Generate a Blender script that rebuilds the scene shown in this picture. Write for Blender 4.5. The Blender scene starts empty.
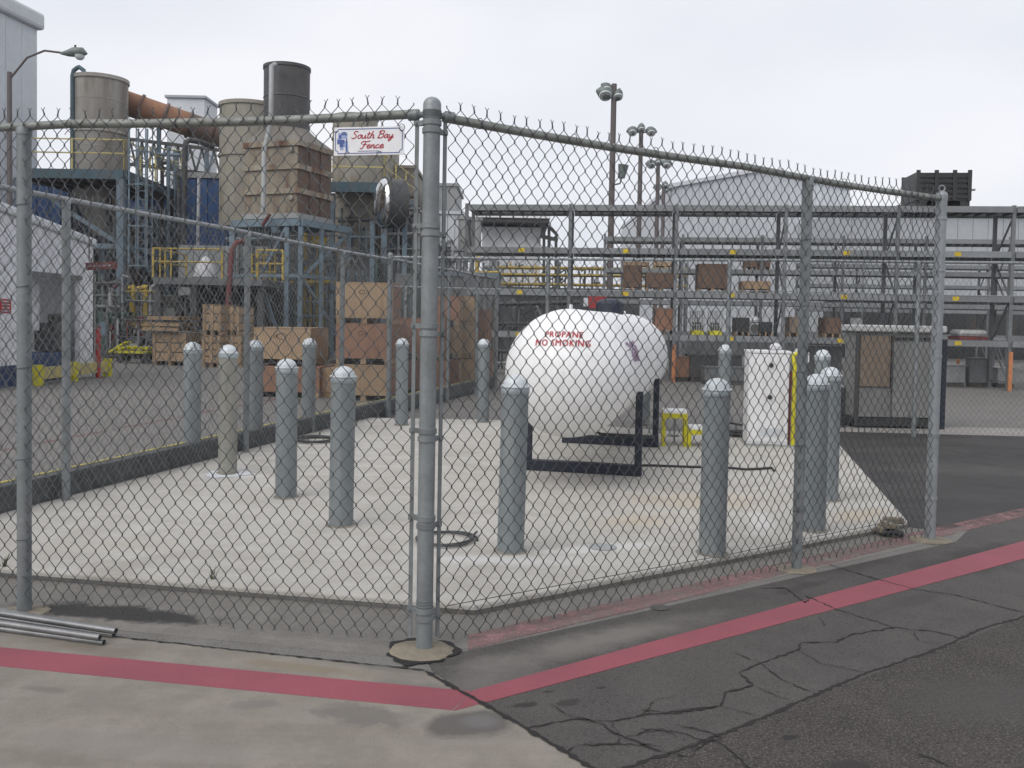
import bpy, bmesh, math, random
import numpy as np
from mathutils import Vector, Matrix
random.seed(7)
C = bpy.context.scene.collection
S = bpy.context.scene
R_ = math.radians

# ------------------------------------------------------------------ camera, sky, sun
F, PITCH, ROLL, EYE, CY = 900.0, R_(2.0), R_(1.05), 1.5, 351.4
cam = bpy.data.objects.new('camera', bpy.data.cameras.new('camera'))
C.objects.link(cam)
CM = Matrix.Rotation(math.pi/2 - PITCH, 3, 'X') @ Matrix.Rotation(ROLL, 3, 'Z')
cam.matrix_world = Matrix.Translation((0, 0, EYE)) @ CM.to_4x4()
cam.data.sensor_width = 36
cam.data.lens = 36*F/1024
cam.data.shift_y = -(384-CY)/1024
cam.data.clip_start = 0.05
cam.data.clip_end = 3000
S.camera = cam
SUN_EL, SUN_AZ = R_(46), R_(-140)
w = bpy.data.worlds.new('World'); S.world = w; w.use_nodes = True
nt = w.node_tree; nt.nodes.clear()
def N(nt, t, **k):
    n = nt.nodes.new(t)
    for a, v in k.items(): setattr(n, a, v)
    return n
sky = N(nt, 'ShaderNodeTexSky'); sky.sky_type = 'NISHITA'; sky.sun_disc = False
sky.sun_elevation = SUN_EL; sky.sun_rotation = SUN_AZ
sky.dust_density = 3.0
tc = N(nt, 'ShaderNodeTexCoord')
mp = N(nt, 'ShaderNodeMapping'); mp.inputs['Scale'].default_value = (1.2, 1.2, 3.0)
ns = N(nt, 'ShaderNodeTexNoise'); ns.inputs['Scale'].default_value = 1.6; ns.inputs['Detail'].default_value = 3; ns.inputs['Roughness'].default_value = .45
cr = N(nt, 'ShaderNodeValToRGB')
cr.color_ramp.elements[0].position = .3; cr.color_ramp.elements[0].color = (6.0, 6.2, 6.8, 1)
cr.color_ramp.elements[1].position = .66; cr.color_ramp.elements[1].color = (7.5, 7.55, 7.85, 1)
mx = N(nt, 'ShaderNodeMix', data_type='RGBA'); mx.inputs[0].default_value = .94
bg = N(nt, 'ShaderNodeBackground'); bg.inputs['Strength'].default_value = .115
out = N(nt, 'ShaderNodeOutputWorld')
L = nt.links.new
L(tc.outputs['Generated'], mp.inputs['Vector']); L(mp.outputs[0], ns.inputs['Vector']); L(ns.outputs['Fac'], cr.inputs['Fac'])
L(sky.outputs[0], mx.inputs[6]); L(cr.outputs[0], mx.inputs[7]); L(mx.outputs[2], bg.inputs['Color']); L(bg.outputs[0], out.inputs['Surface'])
sl = bpy.data.lights.new('sun', 'SUN'); sl.energy = 1.5; sl.angle = R_(50); sl.color = (1, .97, .92)
so = bpy.data.objects.new('sun', sl); C.objects.link(so)
so.rotation_euler = (math.pi/2 - SUN_EL, 0, -SUN_AZ + math.pi)
S.view_settings.view_transform = 'Standard'; S.view_settings.look = 'None'
S.view_settings.exposure = 0.2; S.view_settings.gamma = 1; S.view_settings.use_curve_mapping = False

# ------------------------------------------------------------------ surveying: photo pixel -> place
def ray(px, py): return CM @ Vector(((px-512)/F, -(py-CY)/F, -1.0))
EYEV = Vector((0, 0, EYE))
def G(px, py, z=0.0):
    d = ray(px, py); return EYEV + d*((z-EYE)/d.z)
def D(px, py, y):
    d = ray(px, py); return EYEV + d*(y/d.y)
def plane_hit(px, py, o, az):
    n = Vector((math.cos(az), -math.sin(az), 0)); d = ray(px, py)
    return EYEV + d*((Vector(o)-EYEV).dot(n)/d.dot(n))
def BX(px0, py0, px1, py1, y):
    a = D(px0, (py0+py1)/2, y); b = D(px1, (py0+py1)/2, y); c = D((px0+px1)/2, py0, y); d = D((px0+px1)/2, py1, y)
    return a.x, b.x, d.z, c.z
def azv(deg): return Vector((math.sin(R_(deg)), math.cos(R_(deg)), 0))
UP = Vector((0, 0, 1))

# ------------------------------------------------------------------ materials
def newmat(name):
    m = bpy.data.materials.new(name); m.use_nodes = True
    nt = m.node_tree; b = nt.nodes['Principled BSDF']
    return m, nt, b
def c4(c): return (c[0], c[1], c[2], 1)
def mixc(nt, fac, a, b, mode='MIX'):
    n = N(nt, 'ShaderNodeMix', data_type='RGBA', blend_type=mode)
    for i, v in ((0, fac), (6, a), (7, b)):
        if hasattr(v, 'node'): nt.links.new(v, n.inputs[i])
        elif i == 0: n.inputs[0].default_value = v
        else: n.inputs[i].default_value = c4(v)
    return n.outputs[2]
def noise(nt, vec, scale, detail=4, rough=.6, lo=.4, hi=.6):
    n = N(nt, 'ShaderNodeTexNoise'); n.inputs['Scale'].default_value = scale; n.inputs['Detail'].default_value = detail; n.inputs['Roughness'].default_value = rough
    if vec is not None: nt.links.new(vec, n.inputs['Vector'])
    if lo is None: return n.outputs['Fac']
    r = N(nt, 'ShaderNodeMapRange'); r.inputs[1].default_value = lo; r.inputs[2].default_value = hi
    nt.links.new(n.outputs['Fac'], r.inputs[0]); return r.outputs[0]
def mapping(nt, vec, scale=(1, 1, 1), loc=(0, 0, 0), rot=(0, 0, 0)):
    n = N(nt, 'ShaderNodeMapping'); n.inputs['Scale'].default_value = scale; n.inputs['Location'].default_value = loc; n.inputs['Rotation'].default_value = rot
    nt.links.new(vec, n.inputs['Vector']); return n.outputs[0]
def bump(nt, b, h, strength=.3, dist=.01):
    n = N(nt, 'ShaderNodeBump'); n.inputs['Strength'].default_value = strength; n.inputs['Distance'].default_value = dist
    nt.links.new(h, n.inputs['Height']); nt.links.new(n.outputs[0], b.inputs['Normal'])
def math_(nt, op, a, b=0.0):
    n = N(nt, 'ShaderNodeMath', operation=op)
    for i, v in ((0, a), (1, b)):
        if hasattr(v, 'node'): nt.links.new(v, n.inputs[i])
        else: n.inputs[i].default_value = v
    n.use_clamp = op in ('MULTIPLY', 'ADD', 'SUBTRACT', 'MAXIMUM') and True
    return n.outputs[0]
_pm = {}
def pm(name, c1, c2=None, scale=3.0, rough=.6, metal=0.0, bmp=0.0, bscale=40.0, streak=None, sscale=6.0, samt=.6, rnd=.12, slo=.5):
    """weathered surface: two mottled colours, optional vertical streaks of a third colour, per-piece variation"""
    if name in _pm: return _pm[name]
    m, nt, b = newmat(name)
    t = N(nt, 'ShaderNodeTexCoord').outputs['Object']
    oi = N(nt, 'ShaderNodeObjectInfo')
    off = N(nt, 'ShaderNodeVectorMath', operation='ADD'); nt.links.new(t, off.inputs[0])
    sc = N(nt, 'ShaderNodeVectorMath', operation='SCALE'); nt.links.new(oi.outputs['Random'], sc.inputs['Scale']); sc.inputs[0].default_value = (17, 31, 23)
    nt.links.new(sc.outputs[0], off.inputs[1]); v = off.outputs[0]
    c2 = c2 or tuple(x*.75 for x in c1)
    col = mixc(nt, noise(nt, v, scale, 5, .65, .35, .68), c1, c2)
    col = mixc(nt, math_(nt, 'MULTIPLY', noise(nt, v, scale*7, 3, .6, .35, .8), .55), col, tuple(x*.85 for x in c2))
    if streak:
        vs = mapping(nt, v, (sscale, sscale, sscale*.09))
        f = math_(nt, 'MULTIPLY', noise(nt, vs, 1.0, 4, .6, slo, slo+.2), samt)
        f2 = math_(nt, 'MULTIPLY', f, noise(nt, v, scale*.6, 2, .5, .35, .6))
        col = mixc(nt, f2, col, streak)
    hv = N(nt, 'ShaderNodeHueSaturation')
    mr = N(nt, 'ShaderNodeMapRange'); mr.inputs[3].default_value = 1-rnd; mr.inputs[4].default_value = 1+rnd
    nt.links.new(oi.outputs['Random'], mr.inputs[0]); nt.links.new(mr.outputs[0], hv.inputs['Value']); nt.links.new(col, hv.inputs['Color'])
    nt.links.new(hv.outputs[0], b.inputs['Base Color'])
    b.inputs['Metallic'].default_value = metal
    rr = N(nt, 'ShaderNodeMapRange'); rr.inputs[3].default_value = max(0, rough-.1); rr.inputs[4].default_value = min(1, rough+.14)
    nt.links.new(noise(nt, v, scale*4, 3, .6, None), rr.inputs[0]); nt.links.new(rr.outputs[0], b.inputs['Roughness'])
    if bmp: bump(nt, b, noise(nt, v, bscale, 4, .6, None), bmp, .004)
    _pm[name] = m; return m
M = {}
M['galv'] = pm('galvanised_steel', (.235, .255, .262), (.165, .18, .185), 7, .5, .2, .1, 90, streak=(.12, .115, .10), sscale=22, samt=.5)
M['galv_rail'] = pm('weathered_galvanised_rail', (.29, .305, .285), (.19, .20, .185), 5, .5, .2, streak=(.09, .09, .07), sscale=9)
M['galv_light'] = pm('bright_galvanised', (.31, .33, .345), (.23, .25, .26), 8, .45, .25)
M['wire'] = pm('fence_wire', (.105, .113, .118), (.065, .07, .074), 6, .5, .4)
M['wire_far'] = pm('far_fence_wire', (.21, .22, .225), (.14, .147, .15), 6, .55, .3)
M['bollard'] = pm('bollard_galvanised', (.21, .235, .243), (.175, .197, .205), 2.5, .55, .1, .05, 60, streak=(.34, .345, .335), sscale=12, samt=.4, rnd=.14)
M['bollard_tan'] = pm('bollard_tan_stained', (.29, .285, .25), (.21, .21, .19), 4, .65, .1, .05, 60, streak=(.14, .13, .10), sscale=14, samt=.6)
M['capwhite'] = pm('cap_paint', (.60, .64, .665), (.46, .50, .52), 9, .4, .1, rnd=.08)
M['collar'] = pm('cap_collar', (.38, .42, .44), (.27, .31, .33), 9, .45, .3)
M['white'] = pm('white_paint', (.85, .85, .86), (.81, .81, .81), 2.2, .38, 0, streak=(.58, .56, .52), sscale=9, samt=.35, rnd=.02)
M['cabwhite'] = pm('cabinet_white', (.76, .76, .77), (.68, .68, .69), 3, .45, 0, streak=(.48, .45, .40), sscale=14, samt=.5, rnd=.02)
M['navy'] = pm('navy_paint', (.012, .017, .035), (.02, .025, .04), 5, .5)
M['yellow'] = pm('yellow_paint', (.60, .55, .015), (.50, .45, .02), 6, .5, streak=(.3, .25, .05), sscale=16)
M['yellow_rail'] = pm('yellow_handrail', (.50, .37, .05), (.36, .25, .05), 5, .55, streak=(.16, .10, .05), sscale=8)
M['pale_yellow'] = pm('faded_yellow_rail', (.55, .47, .17), (.45, .38, .15), 5, .55)
M['red'] = pm('red_paint', (.40, .03, .03), (.30, .025, .025), 5, .5)
M['darkred'] = pm('dark_red_paint', (.16, .03, .028), (.10, .02, .02), 5, .6)
M['redtext'] = pm('red_lettering', (.40, .008, .018), (.38, .01, .022), 8, .5, rnd=0)
M['purple'] = pm('purple_decal', (.20, .11, .20), (.32, .22, .32), 30, .5)
M['black'] = pm('black_rubber', (.02, .02, .02), (.03, .03, .03), 6, .6)
M['dark'] = pm('dark_steel', (.055, .056, .058), (.08, .078, .072), 4, .6, .2, streak=(.10, .06, .04))
M['dgrey'] = pm('dark_grey_machine', (.07, .075, .08), (.045, .047, .05), 4, .6, .1, streak=(.12, .09, .06))
M['mgrey'] = pm('mid_grey_machine', (.17, .18, .185), (.12, .125, .13), 3, .55, .1, streak=(.08, .07, .06))
M['lgrey'] = pm('light_grey_steel', (.33, .34, .34), (.26, .27, .27), 3, .55, .1, streak=(.18, .15, .12))
M['concrete_silo'] = pm('silo_concrete', (.42, .40, .37), (.34, .32, .295), .9, .8, 0, .1, 8, streak=(.17, .145, .12), sscale=1.8, samt=.8, slo=.45)
M['beige'] = pm('beige_tank_paint', (.30, .285, .235), (.24, .225, .19), 1.2, .65, .0, streak=(.15, .10, .065), sscale=2.5, samt=.8, slo=.46)
M['casing'] = pm('casing_plate', (.34, .305, .24), (.25, .215, .165), 1.1, .7, .05, streak=(.13, .055, .026), sscale=2.4, samt=1.0, slo=.44)
M['casing_rust'] = pm('rusted_casing_plate', (.135, .088, .068), (.085, .06, .05), 1.4, .75, .05, streak=(.22, .13, .07), sscale=1.6, samt=.7)
M['hood'] = pm('hood_plate', (.20, .185, .165), (.14, .125, .11), 1.2, .65, .1, streak=(.11, .06, .035), sscale=2)
M['chimney'] = pm('chimney_steel', (.088, .088, .096), (.06, .059, .062), 1.0, .6, .15, streak=(.11, .085, .065), sscale=2)
M['duct'] = pm('rusty_duct', (.30, .155, .085), (.21, .105, .065), .9, .75, .05, streak=(.10, .065, .05), sscale=2, samt=.7)
M['duct_brown'] = pm('brown_duct', (.17, .11, .09), (.11, .075, .065), .9, .75, .05, streak=(.28, .2, .15), sscale=2)
M['steelblue'] = pm('steel_blue_paint', (.17, .235, .285), (.12, .17, .21), 2, .6, .05, streak=(.13, .08, .05), sscale=4)
M['teal'] = pm('deck_teal_paint', (.07, .125, .155), (.05, .09, .115), 2, .6, streak=(.12, .08, .05), sscale=4)
M['blue'] = pm('dark_blue_sheet', (.03, .095, .25), (.02, .06, .165), 1.2, .55, 0, streak=(.05, .06, .09), sscale=3)
M['bluebase'] = pm('blue_base_paint', (.025, .06, .15), (.02, .04, .10), 3, .55)
M['shedwhite'] = pm('shed_white', (.66, .67, .70), (.58, .59, .62), 1.0, .6, streak=(.42, .42, .42), sscale=3, samt=.4)
M['farwhite'] = pm('far_white_cladding', (.52, .54, .57), (.47, .49, .52), .4, .7, rnd=.03)
M['fargrey'] = pm('far_grey_cladding', (.42, .44, .46), (.38, .395, .415), .4, .7, rnd=.03)
M['bldg'] = pm('left_building_cladding', (.60, .63, .67), (.54, .57, .61), .5, .65, rnd=.03)
M['trimpale'] = pm('pale_trim', (.62, .64, .67), (.54, .56, .59), 1.0, .6, rnd=.03)
M['rack'] = pm('rack_galvanised', (.20, .21, .22), (.14, .148, .155), 3, .55, .3, streak=(.10, .09, .08), sscale=6, rnd=.18)
M['rackpale'] = pm('rack_pale_beam', (.25, .262, .27), (.19, .20, .205), 3, .55, .3, rnd=.16)
M['tag'] = pm('yellow_tag', (.62, .45, .02), (.5, .36, .02), 5, .6)
M['orange'] = pm('orange_guard', (.50, .20, .08), (.40, .15, .06), 5, .55)
M['ply'] = pm('plywood', (.375, .265, .16), (.30, .205, .125), 1.6, .75, 0, .1, 30, streak=(.18, .10, .045), sscale=8, samt=.7)
M['plyred'] = pm('red_brown_plywood', (.30, .16, .10), (.24, .125, .078), 1.6, .75, 0, .1, 30, streak=(.13, .055, .03), sscale=8, samt=.7)
M['wood'] = pm('pallet_wood', (.37, .26, .16), (.27, .185, .11), 4, .8, 0, .2, 40, streak=(.11, .07, .04), sscale=12)
M['stencil'] = pm('stencil_black', (.04, .03, .025), (.06, .045, .03), 9, .8)
M['binblack'] = pm('black_plastic_bin', (.016, .017, .018), (.028, .029, .03), 4, .45)
M['genpanel'] = pm('generator_grey', (.22, .222, .215), (.175, .177, .17), 2, .6, .1, streak=(.09, .08, .07), sscale=6)
M['genbrown'] = pm('brown_radiator', (.25, .19, .14), (.20, .15, .11), 5, .75, 0, streak=(.08, .055, .04), sscale=8)
M['genroof'] = pm('generator_roof', (.55, .55, .54), (.45, .45, .44), 2, .6)
M['signwhite'] = pm('sign_white', (.78, .78, .80), (.73, .73, .75), 4, .4, rnd=0)
M['signblue'] = pm('sign_blue', (.05, .085, .27), (.07, .11, .32), 20, .5, rnd=0)
M['signpale'] = pm('sign_pale_blue', (.22, .30, .55), (.33, .40, .62), 25, .5, rnd=0)
M['lampgrey'] = pm('lamp_housing', (.16, .185, .18), (.12, .14, .135), 5, .5, .2)
M['lamppole'] = pm('lamp_pole', (.13, .105, .105), (.10, .085, .085), 3, .6, .1)
M['glass'] = pm('lamp_lens', (.55, .58, .58), (.5, .53, .53), 6, .25)
M['tan'] = pm('tan_footing', (.26, .225, .17), (.155, .135, .105), 9, .85, 0, .3, 60)
M['pipegalv'] = pm('dull_pipe_zinc', (.33, .33, .335), (.22, .225, .23), 9, .35, .6)
M['grout'] = pm('grout_dirt', (.30, .28, .24), (.16, .145, .12), 14, .9, 0, .3, 60)
M['carton'] = pm('brown_carton', (.15, .09, .062), (.11, .068, .048), 2, .8, streak=(.1, .06, .04), sscale=6)
M['tarp'] = pm('pale_tarp', (.60, .60, .62), (.5, .5, .52), 3, .6)
M['greenish'] = pm('green_machine', (.05, .10, .075), (.04, .07, .055), 4, .55)
M['weed'] = pm('weed_green', (.06, .09, .03), (.09, .10, .04), 9, .8)
m_, nt_, b_ = newmat('polished_steel'); b_.inputs['Metallic'].default_value = 1; b_.inputs['Roughness'].default_value = .16; b_.inputs['Base Color'].default_value = (.75, .75, .75, 1); M['mirror'] = m_
m_, nt_, b_ = newmat('tar_crack'); b_.inputs['Base Color'].default_value = (.014, .013, .013, 1); b_.inputs['Roughness'].default_value = .85; M['crack'] = m_

def stain(nt, P, px, py, ax, ay, rot=0, soft=.5, z=0.0, wob=.5, wsc=4.0):
    """mask of one ground stain or tone patch at a surveyed place, half-axes in metres"""
    g = G(px, py, z)
    mp = N(nt, 'ShaderNodeMapping', vector_type='TEXTURE'); mp.inputs['Location'].default_value = (g.x, g.y, 0)
    mp.inputs['Rotation'].default_value = (0, 0, R_(rot)); mp.inputs['Scale'].default_value = (ax, ay, 1000)
    nt.links.new(P, mp.inputs['Vector'])
    ln = N(nt, 'ShaderNodeVectorMath', operation='LENGTH'); nt.links.new(mp.outputs[0], ln.inputs[0])
    nz = noise(nt, P, wsc, 4, .65, None)
    a = N(nt, 'ShaderNodeMath', operation='MULTIPLY_ADD'); nt.links.new(nz, a.inputs[0]); a.inputs[1].default_value = wob*2; nt.links.new(ln.outputs['Value'], a.inputs[2])
    r = N(nt, 'ShaderNodeMapRange'); r.inputs[1].default_value = 1+wob; r.inputs[2].default_value = 1+wob-soft
    nt.links.new(a.outputs[0], r.inputs[0]); return r.outputs[0]
def groundmat(name, c1, c2, c3, speck, stains_tones=(), rough=.85, grain=260, bmp=.35, big=.5, line=None, spk=.5):
    m, nt, b = newmat(name)
    P = N(nt, 'ShaderNodeTexCoord').outputs['Object']
    col = mixc(nt, noise(nt, P, big, 5, .6, .36, .64), c1, c2)
    col = mixc(nt, noise(nt, P, big*5, 6, .7, .42, .7), col, c3)
    sp = noise(nt, P, grain, 2, .5, .5, .72)
    col = mixc(nt, math_(nt, 'MULTIPLY', sp, spk), col, speck)
    dk = noise(nt, P, grain*.45, 2, .5, .58, .7)
    col = mixc(nt, math_(nt, 'MULTIPLY', dk, spk), col, tuple(x*.45 for x in c2))
    if line:   # broom / traffic streaks
        vs = mapping(nt, P, line[0], rot=(0, 0, R_(line[1])))
        col = mixc(nt, math_(nt, 'MULTIPLY', noise(nt, vs, 1, 4, .6, .45, .7), line[3]), col, line[2])
    ro = None
    for (px, py, ax, ay, rot, c, amt, z, soft, wob, wsc) in stains_tones:
        k = math_(nt, 'MULTIPLY', stain(nt, P, px, py, ax, ay, rot, soft, z, wob, wsc), amt)
        col = mixc(nt, k, col, c)
    nt.links.new(col, b.inputs['Base Color'])
    rr = N(nt, 'ShaderNodeMapRange'); rr.inputs[3].default_value = rough-.12; rr.inputs[4].default_value = min(1, rough+.1)
    nt.links.new(noise(nt, P, 3, 4, .6, None), rr.inputs[0]); nt.links.new(rr.outputs[0], b.inputs['Roughness'])
    b.inputs['Specular IOR Level'].default_value = .35
    h = N(nt, 'ShaderNodeMath', operation='ADD'); nt.links.new(noise(nt, P, grain*.6, 3, .6, None), h.inputs[0]); nt.links.new(noise(nt, P, 30, 3, .6, None), h.inputs[1])
    bump(nt, b, h.outputs[0], bmp, .004)
    return m
# ------------------------------------------------------------------ mesh helpers
class MB:
    def __init__(s): s.v = []; s.f = []
    def quad_box(s, corners):
        n = len(s.v); s.v += [Vector(c) for c in corners]
        s.f += [tuple(n+i for i in q) for q in ((0, 3, 2, 1), (4, 5, 6, 7), (0, 1, 5, 4), (1, 2, 6, 5), (2, 3, 7, 6), (3, 0, 4, 7))]
        return s
    def box(s, x0, x1, y0, y1, z0, z1, az=0, o=None):
        cs = [(x0, y0, z0), (x1, y0, z0), (x1, y1, z0), (x0, y1, z0), (x0, y0, z1), (x1, y0, z1), (x1, y1, z1), (x0, y1, z1)]
        if az or o is not None:
            m = Matrix.Rotation(-R_(az), 3, 'Z'); o = Vector(o or (0, 0, 0)); cs = [o + m @ Vector(c) for c in cs]
        return s.quad_box(cs)
    def bar(s, p, q, w=.05, h=None, up=UP):
        p, q = Vector(p), Vector(q); h = h or w; d = (q-p).normalized()
        a = d.cross(up)
        if a.length < 1e-4: a = d.cross(Vector((1, 0, 0)))
        a.normalize(); b = a.cross(d).normalized(); a *= w/2; b *= h/2
        return s.quad_box([p-a-b, p+a-b, p+a+b, p-a+b, q-a-b, q+a-b, q+a+b, q-a+b])
    def tube(s, pts, r, n=8, cap=True, closed=False):
        pts = [Vector(p) for p in pts]; k = len(pts); b0 = len(s.v); prev = None
        for i, p in enumerate(pts):
            if closed: d = pts[(i+1) % k]-pts[i-1]
            else: d = pts[min(i+1, k-1)]-pts[max(i-1, 0)]
            d.normalize()
            if prev is None:
                a = d.cross(UP)
                if a.length < 1e-3: a = d.cross(Vector((1, 0, 0)))
            else:
                a = prev - d*prev.dot(d)
            a.normalize(); prev = a; b = d.cross(a)
            rr = r[i] if isinstance(r, (list, tuple)) else r
            for j in range(n):
                t = 2*math.pi*j/n; s.v.append(p + a*(rr*math.cos(t)) + b*(rr*math.sin(t)))
        for i in range(k if closed else k-1):
            i2 = (i+1) % k
            for j in range(n):
                j2 = (j+1) % n
                s.f.append((b0+i*n+j, b0+i*n+j2, b0+i2*n+j2, b0+i2*n+j))
        if cap and not closed:
            s.f.append(tuple(b0+j for j in range(n-1, -1, -1))); s.f.append(tuple(b0+(k-1)*n+j for j in range(n)))
        return s
    def lathe(s, prof, o=(0, 0, 0), n=24, axis=UP, cap=True, ref=None):
        """prof: (radius, height along axis)"""
        o = Vector(o); ax = Vector(axis).normalized()
        a = Vector(ref) if ref else ax.cross(Vector((0, 1, 0)))
        if a.length < 1e-3: a = ax.cross(Vector((1, 0, 0)))
        a.normalize(); b = ax.cross(a); b0 = len(s.v)
        for r, h in prof:
            for j in range(n):
                t = 2*math.pi*j/n; s.v.append(o + ax*h + a*(r*math.cos(t)) + b*(r*math.sin(t)))
        for i in range(len(prof)-1):
            for j in range(n):
                j2 = (j+1) % n; s.f.append((b0+i*n+j, b0+i*n+j2, b0+(i+1)*n+j2, b0+(i+1)*n+j))
        if cap:
            s.f.append(tuple(b0+j for j in range(n-1, -1, -1))); q = b0+(len(prof)-1)*n; s.f.append(tuple(q+j for j in range(n)))
        return s
    def prism(s, poly, z0, z1):
        n = len(s.v); k = len(poly)
        s.v += [Vector((p[0], p[1], z0)) for p in poly] + [Vector((p[0], p[1], z1)) for p in poly]
        s.f.append(tuple(n+i for i in range(k-1, -1, -1))); s.f.append(tuple(n+k+i for i in range(k)))
        for i in range(k): s.f.append((n+i, n+(i+1) % k, n+k+(i+1) % k, n+k+i))
        return s
    def vprism(s, poly, o, ex, ey, t):
        """outline in the plane (ex, UP) at o, thickness t along ey"""
        n = len(s.v); k = len(poly); o = Vector(o); ex = Vector(ex); ey = Vector(ey)
        s.v += [o + ex*p[0] + UP*p[1] for p in poly] + [o + ex*p[0] + UP*p[1] + ey*t for p in poly]
        s.f.append(tuple(n+i for i in range(k))); s.f.append(tuple(n+k+i for i in range(k-1, -1, -1)))
        for i in range(k): s.f.append((n+(i+1) % k, n+i, n+k+i, n+k+(i+1) % k))
        return s
    def sheet(s, poly, z):
        n = len(s.v); k = len(poly); s.v += [Vector((p[0], p[1], z)) for p in poly]; s.f.append(tuple(range(n, n+k)))
        if z > 0:
            s.v += [Vector((p[0], p[1], -.02)) for p in poly]
            s.f += [(n+i, n+k+i, n+k+(i+1) % k, n+(i+1) % k) for i in range(k)]
        return s
    def build(s, name, mat, parent=None, smooth=None, bevel=0, kind=None, fix=True):
        me = bpy.data.meshes.new(name)
        vs = s.v
        root = parent
        while root is not None and root.parent is not None: root = root.parent
        if root is not None:
            inv = (Matrix.Translation(root.location) @ Matrix.Rotation(root.rotation_euler.z, 4, 'Z')).inverted()
            vs = [inv @ v for v in vs]
        me.from_pydata([tuple(v) for v in vs], [], s.f)
        if fix:
            bm = bmesh.new(); bm.from_mesh(me); bmesh.ops.recalc_face_normals(bm, faces=bm.faces); bm.to_mesh(me); bm.free()
        me.materials.append(mat if not isinstance(mat, str) else M[mat])
        if smooth is not None:
            for p in me.polygons: p.use_smooth = True
            me.set_sharp_from_angle(angle=R_(smooth))
        o = bpy.data.objects.new(name, me); C.objects.link(o)
        if parent is not None: o.parent = parent
        if bevel:
            bv = o.modifiers.new('bevel', 'BEVEL'); bv.width = bevel; bv.segments = 2; bv.limit_method = 'ANGLE'
        if kind: o['kind'] = kind
        return o
def tag(o, label, cat, group=None):
    o['label'] = label; o['category'] = cat
    if group: o['group'] = group
    return o
def thing(name, label, cat, loc=(0, 0, 0), group=None, rot=0):
    o = bpy.data.objects.new(name, None); C.objects.link(o)
    o.location = Vector(loc); o.rotation_euler = (0, 0, rot); o.empty_display_size = .2
    return tag(o, label, cat, group)
def dup(root, loc, label, rot=None):
    r = root.copy(); C.objects.link(r); r.location = Vector(loc); r['label'] = label
    if rot is not None: r.rotation_euler = (0, 0, rot)
    for ch in root.children:
        c = ch.copy(); C.objects.link(c); c.parent = r
        for g in ch.children:
            d = g.copy(); C.objects.link(d); d.parent = c
    return r
def struct(name, mb, mat, **k): return mb.build(name, mat, kind='structure', **k)
def relabel(o, label): o['label'] = label; return o

# ------------------------------------------------------------------ plan of the compound
P0 = G(424, 650)                                   # corner post
AZ_L, AZ_R, AZ_S = 281.5, 55.8, 13.6                 # front-left run, right run, side run
dL, dR, dS = azv(AZ_L), azv(AZ_R), azv(AZ_S)
SLAB = [(-3.96, 5.22), (-.165, 4.51), (2.985, 6.69), (4.01, 10.91), (2.75, 11.7), (.3, 12.95), (-2.06, 12.95)]
SZ = .055
asph = (.098, .093, .092)
ground_m = groundmat('yard_asphalt', (0.149, 0.142, 0.133), (0.125, 0.118, 0.111), (0.179, 0.172, 0.162), (0.294, 0.285, 0.270),
    stains_tones=[(110, 617, .75, .10, -12, (.045, .042, .04), .9, 0, .5, .6, 6), (400, 618, .3, .12, -10, (.08, .076, .072), .7, 0, .6, .6, 6),
            (300, 420, 2.5, 2.0, 0, (.16, .155, .15), .5, 0, .9, .5, 2)],
    rough=.85, big=.6, grain=130, spk=.55)
big = 1500
struct('ground', MB().sheet([(-big, -200), (big, -200), (big, big), (-big, big)], 0), ground_m)
# concrete apron in the left foreground
ap0, ap1 = G(110, 637), G(425, 672)
da = (ap0-ap1).normalized()
apc = ap1 + (ap1-ap0).normalized()*.03
dd = (G(590, 768)-apc).normalized()
apron_m = groundmat('apron_concrete', (0.207, 0.186, 0.158), (0.170, 0.152, 0.129), (0.246, 0.222, 0.191), (0.299, 0.276, 0.242),
    stains_tones=[(470, 725, .20, .125, 15, (.085, .08, .076), .85, 0, .35, .45, 7), (360, 715, .22, .10, -15, (.13, .12, .11), .7, 0, .4, .8, 9),
            (420, 690, .25, .09, -15, (.15, .14, .125), .7, 0, .4, .8, 9), (255, 705, .12, .05, 10, (.15, .14, .13), .6, 0, .4, .8, 11),
            (300, 668, .35, .05, -13, (.20, .165, .115), .7, 0, .5, .7, 8), (100, 650, .3, .05, -13, (.17, .15, .12), .7, 0, .5, .7, 8),
            (390, 668, .30, .05, -13, (.14, .13, .115), .7, 0, .5, .7, 8), (480, 722, .085, .07, 0, (.135, .13, .126), .85, 0, .5, .3, 7),
            (45, 690, .12, .03, -10, (.15, .135, .12), .7, 0, .5, .7, 12), (130, 745, .6, .12, -8, (.22, .205, .185), .5, 0, .8, .7, 5)],
    rough=.75, grain=330, bmp=.2, big=.9, line=((.7, 9, 1), 12, (.27, .25, .225), .3), spk=.3)
struct('concrete_apron', MB().sheet([apc, apc+da*25, apc+da*25+Vector((-6, -14, 0)), apc+dd*5], .0022), apron_m)
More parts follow.
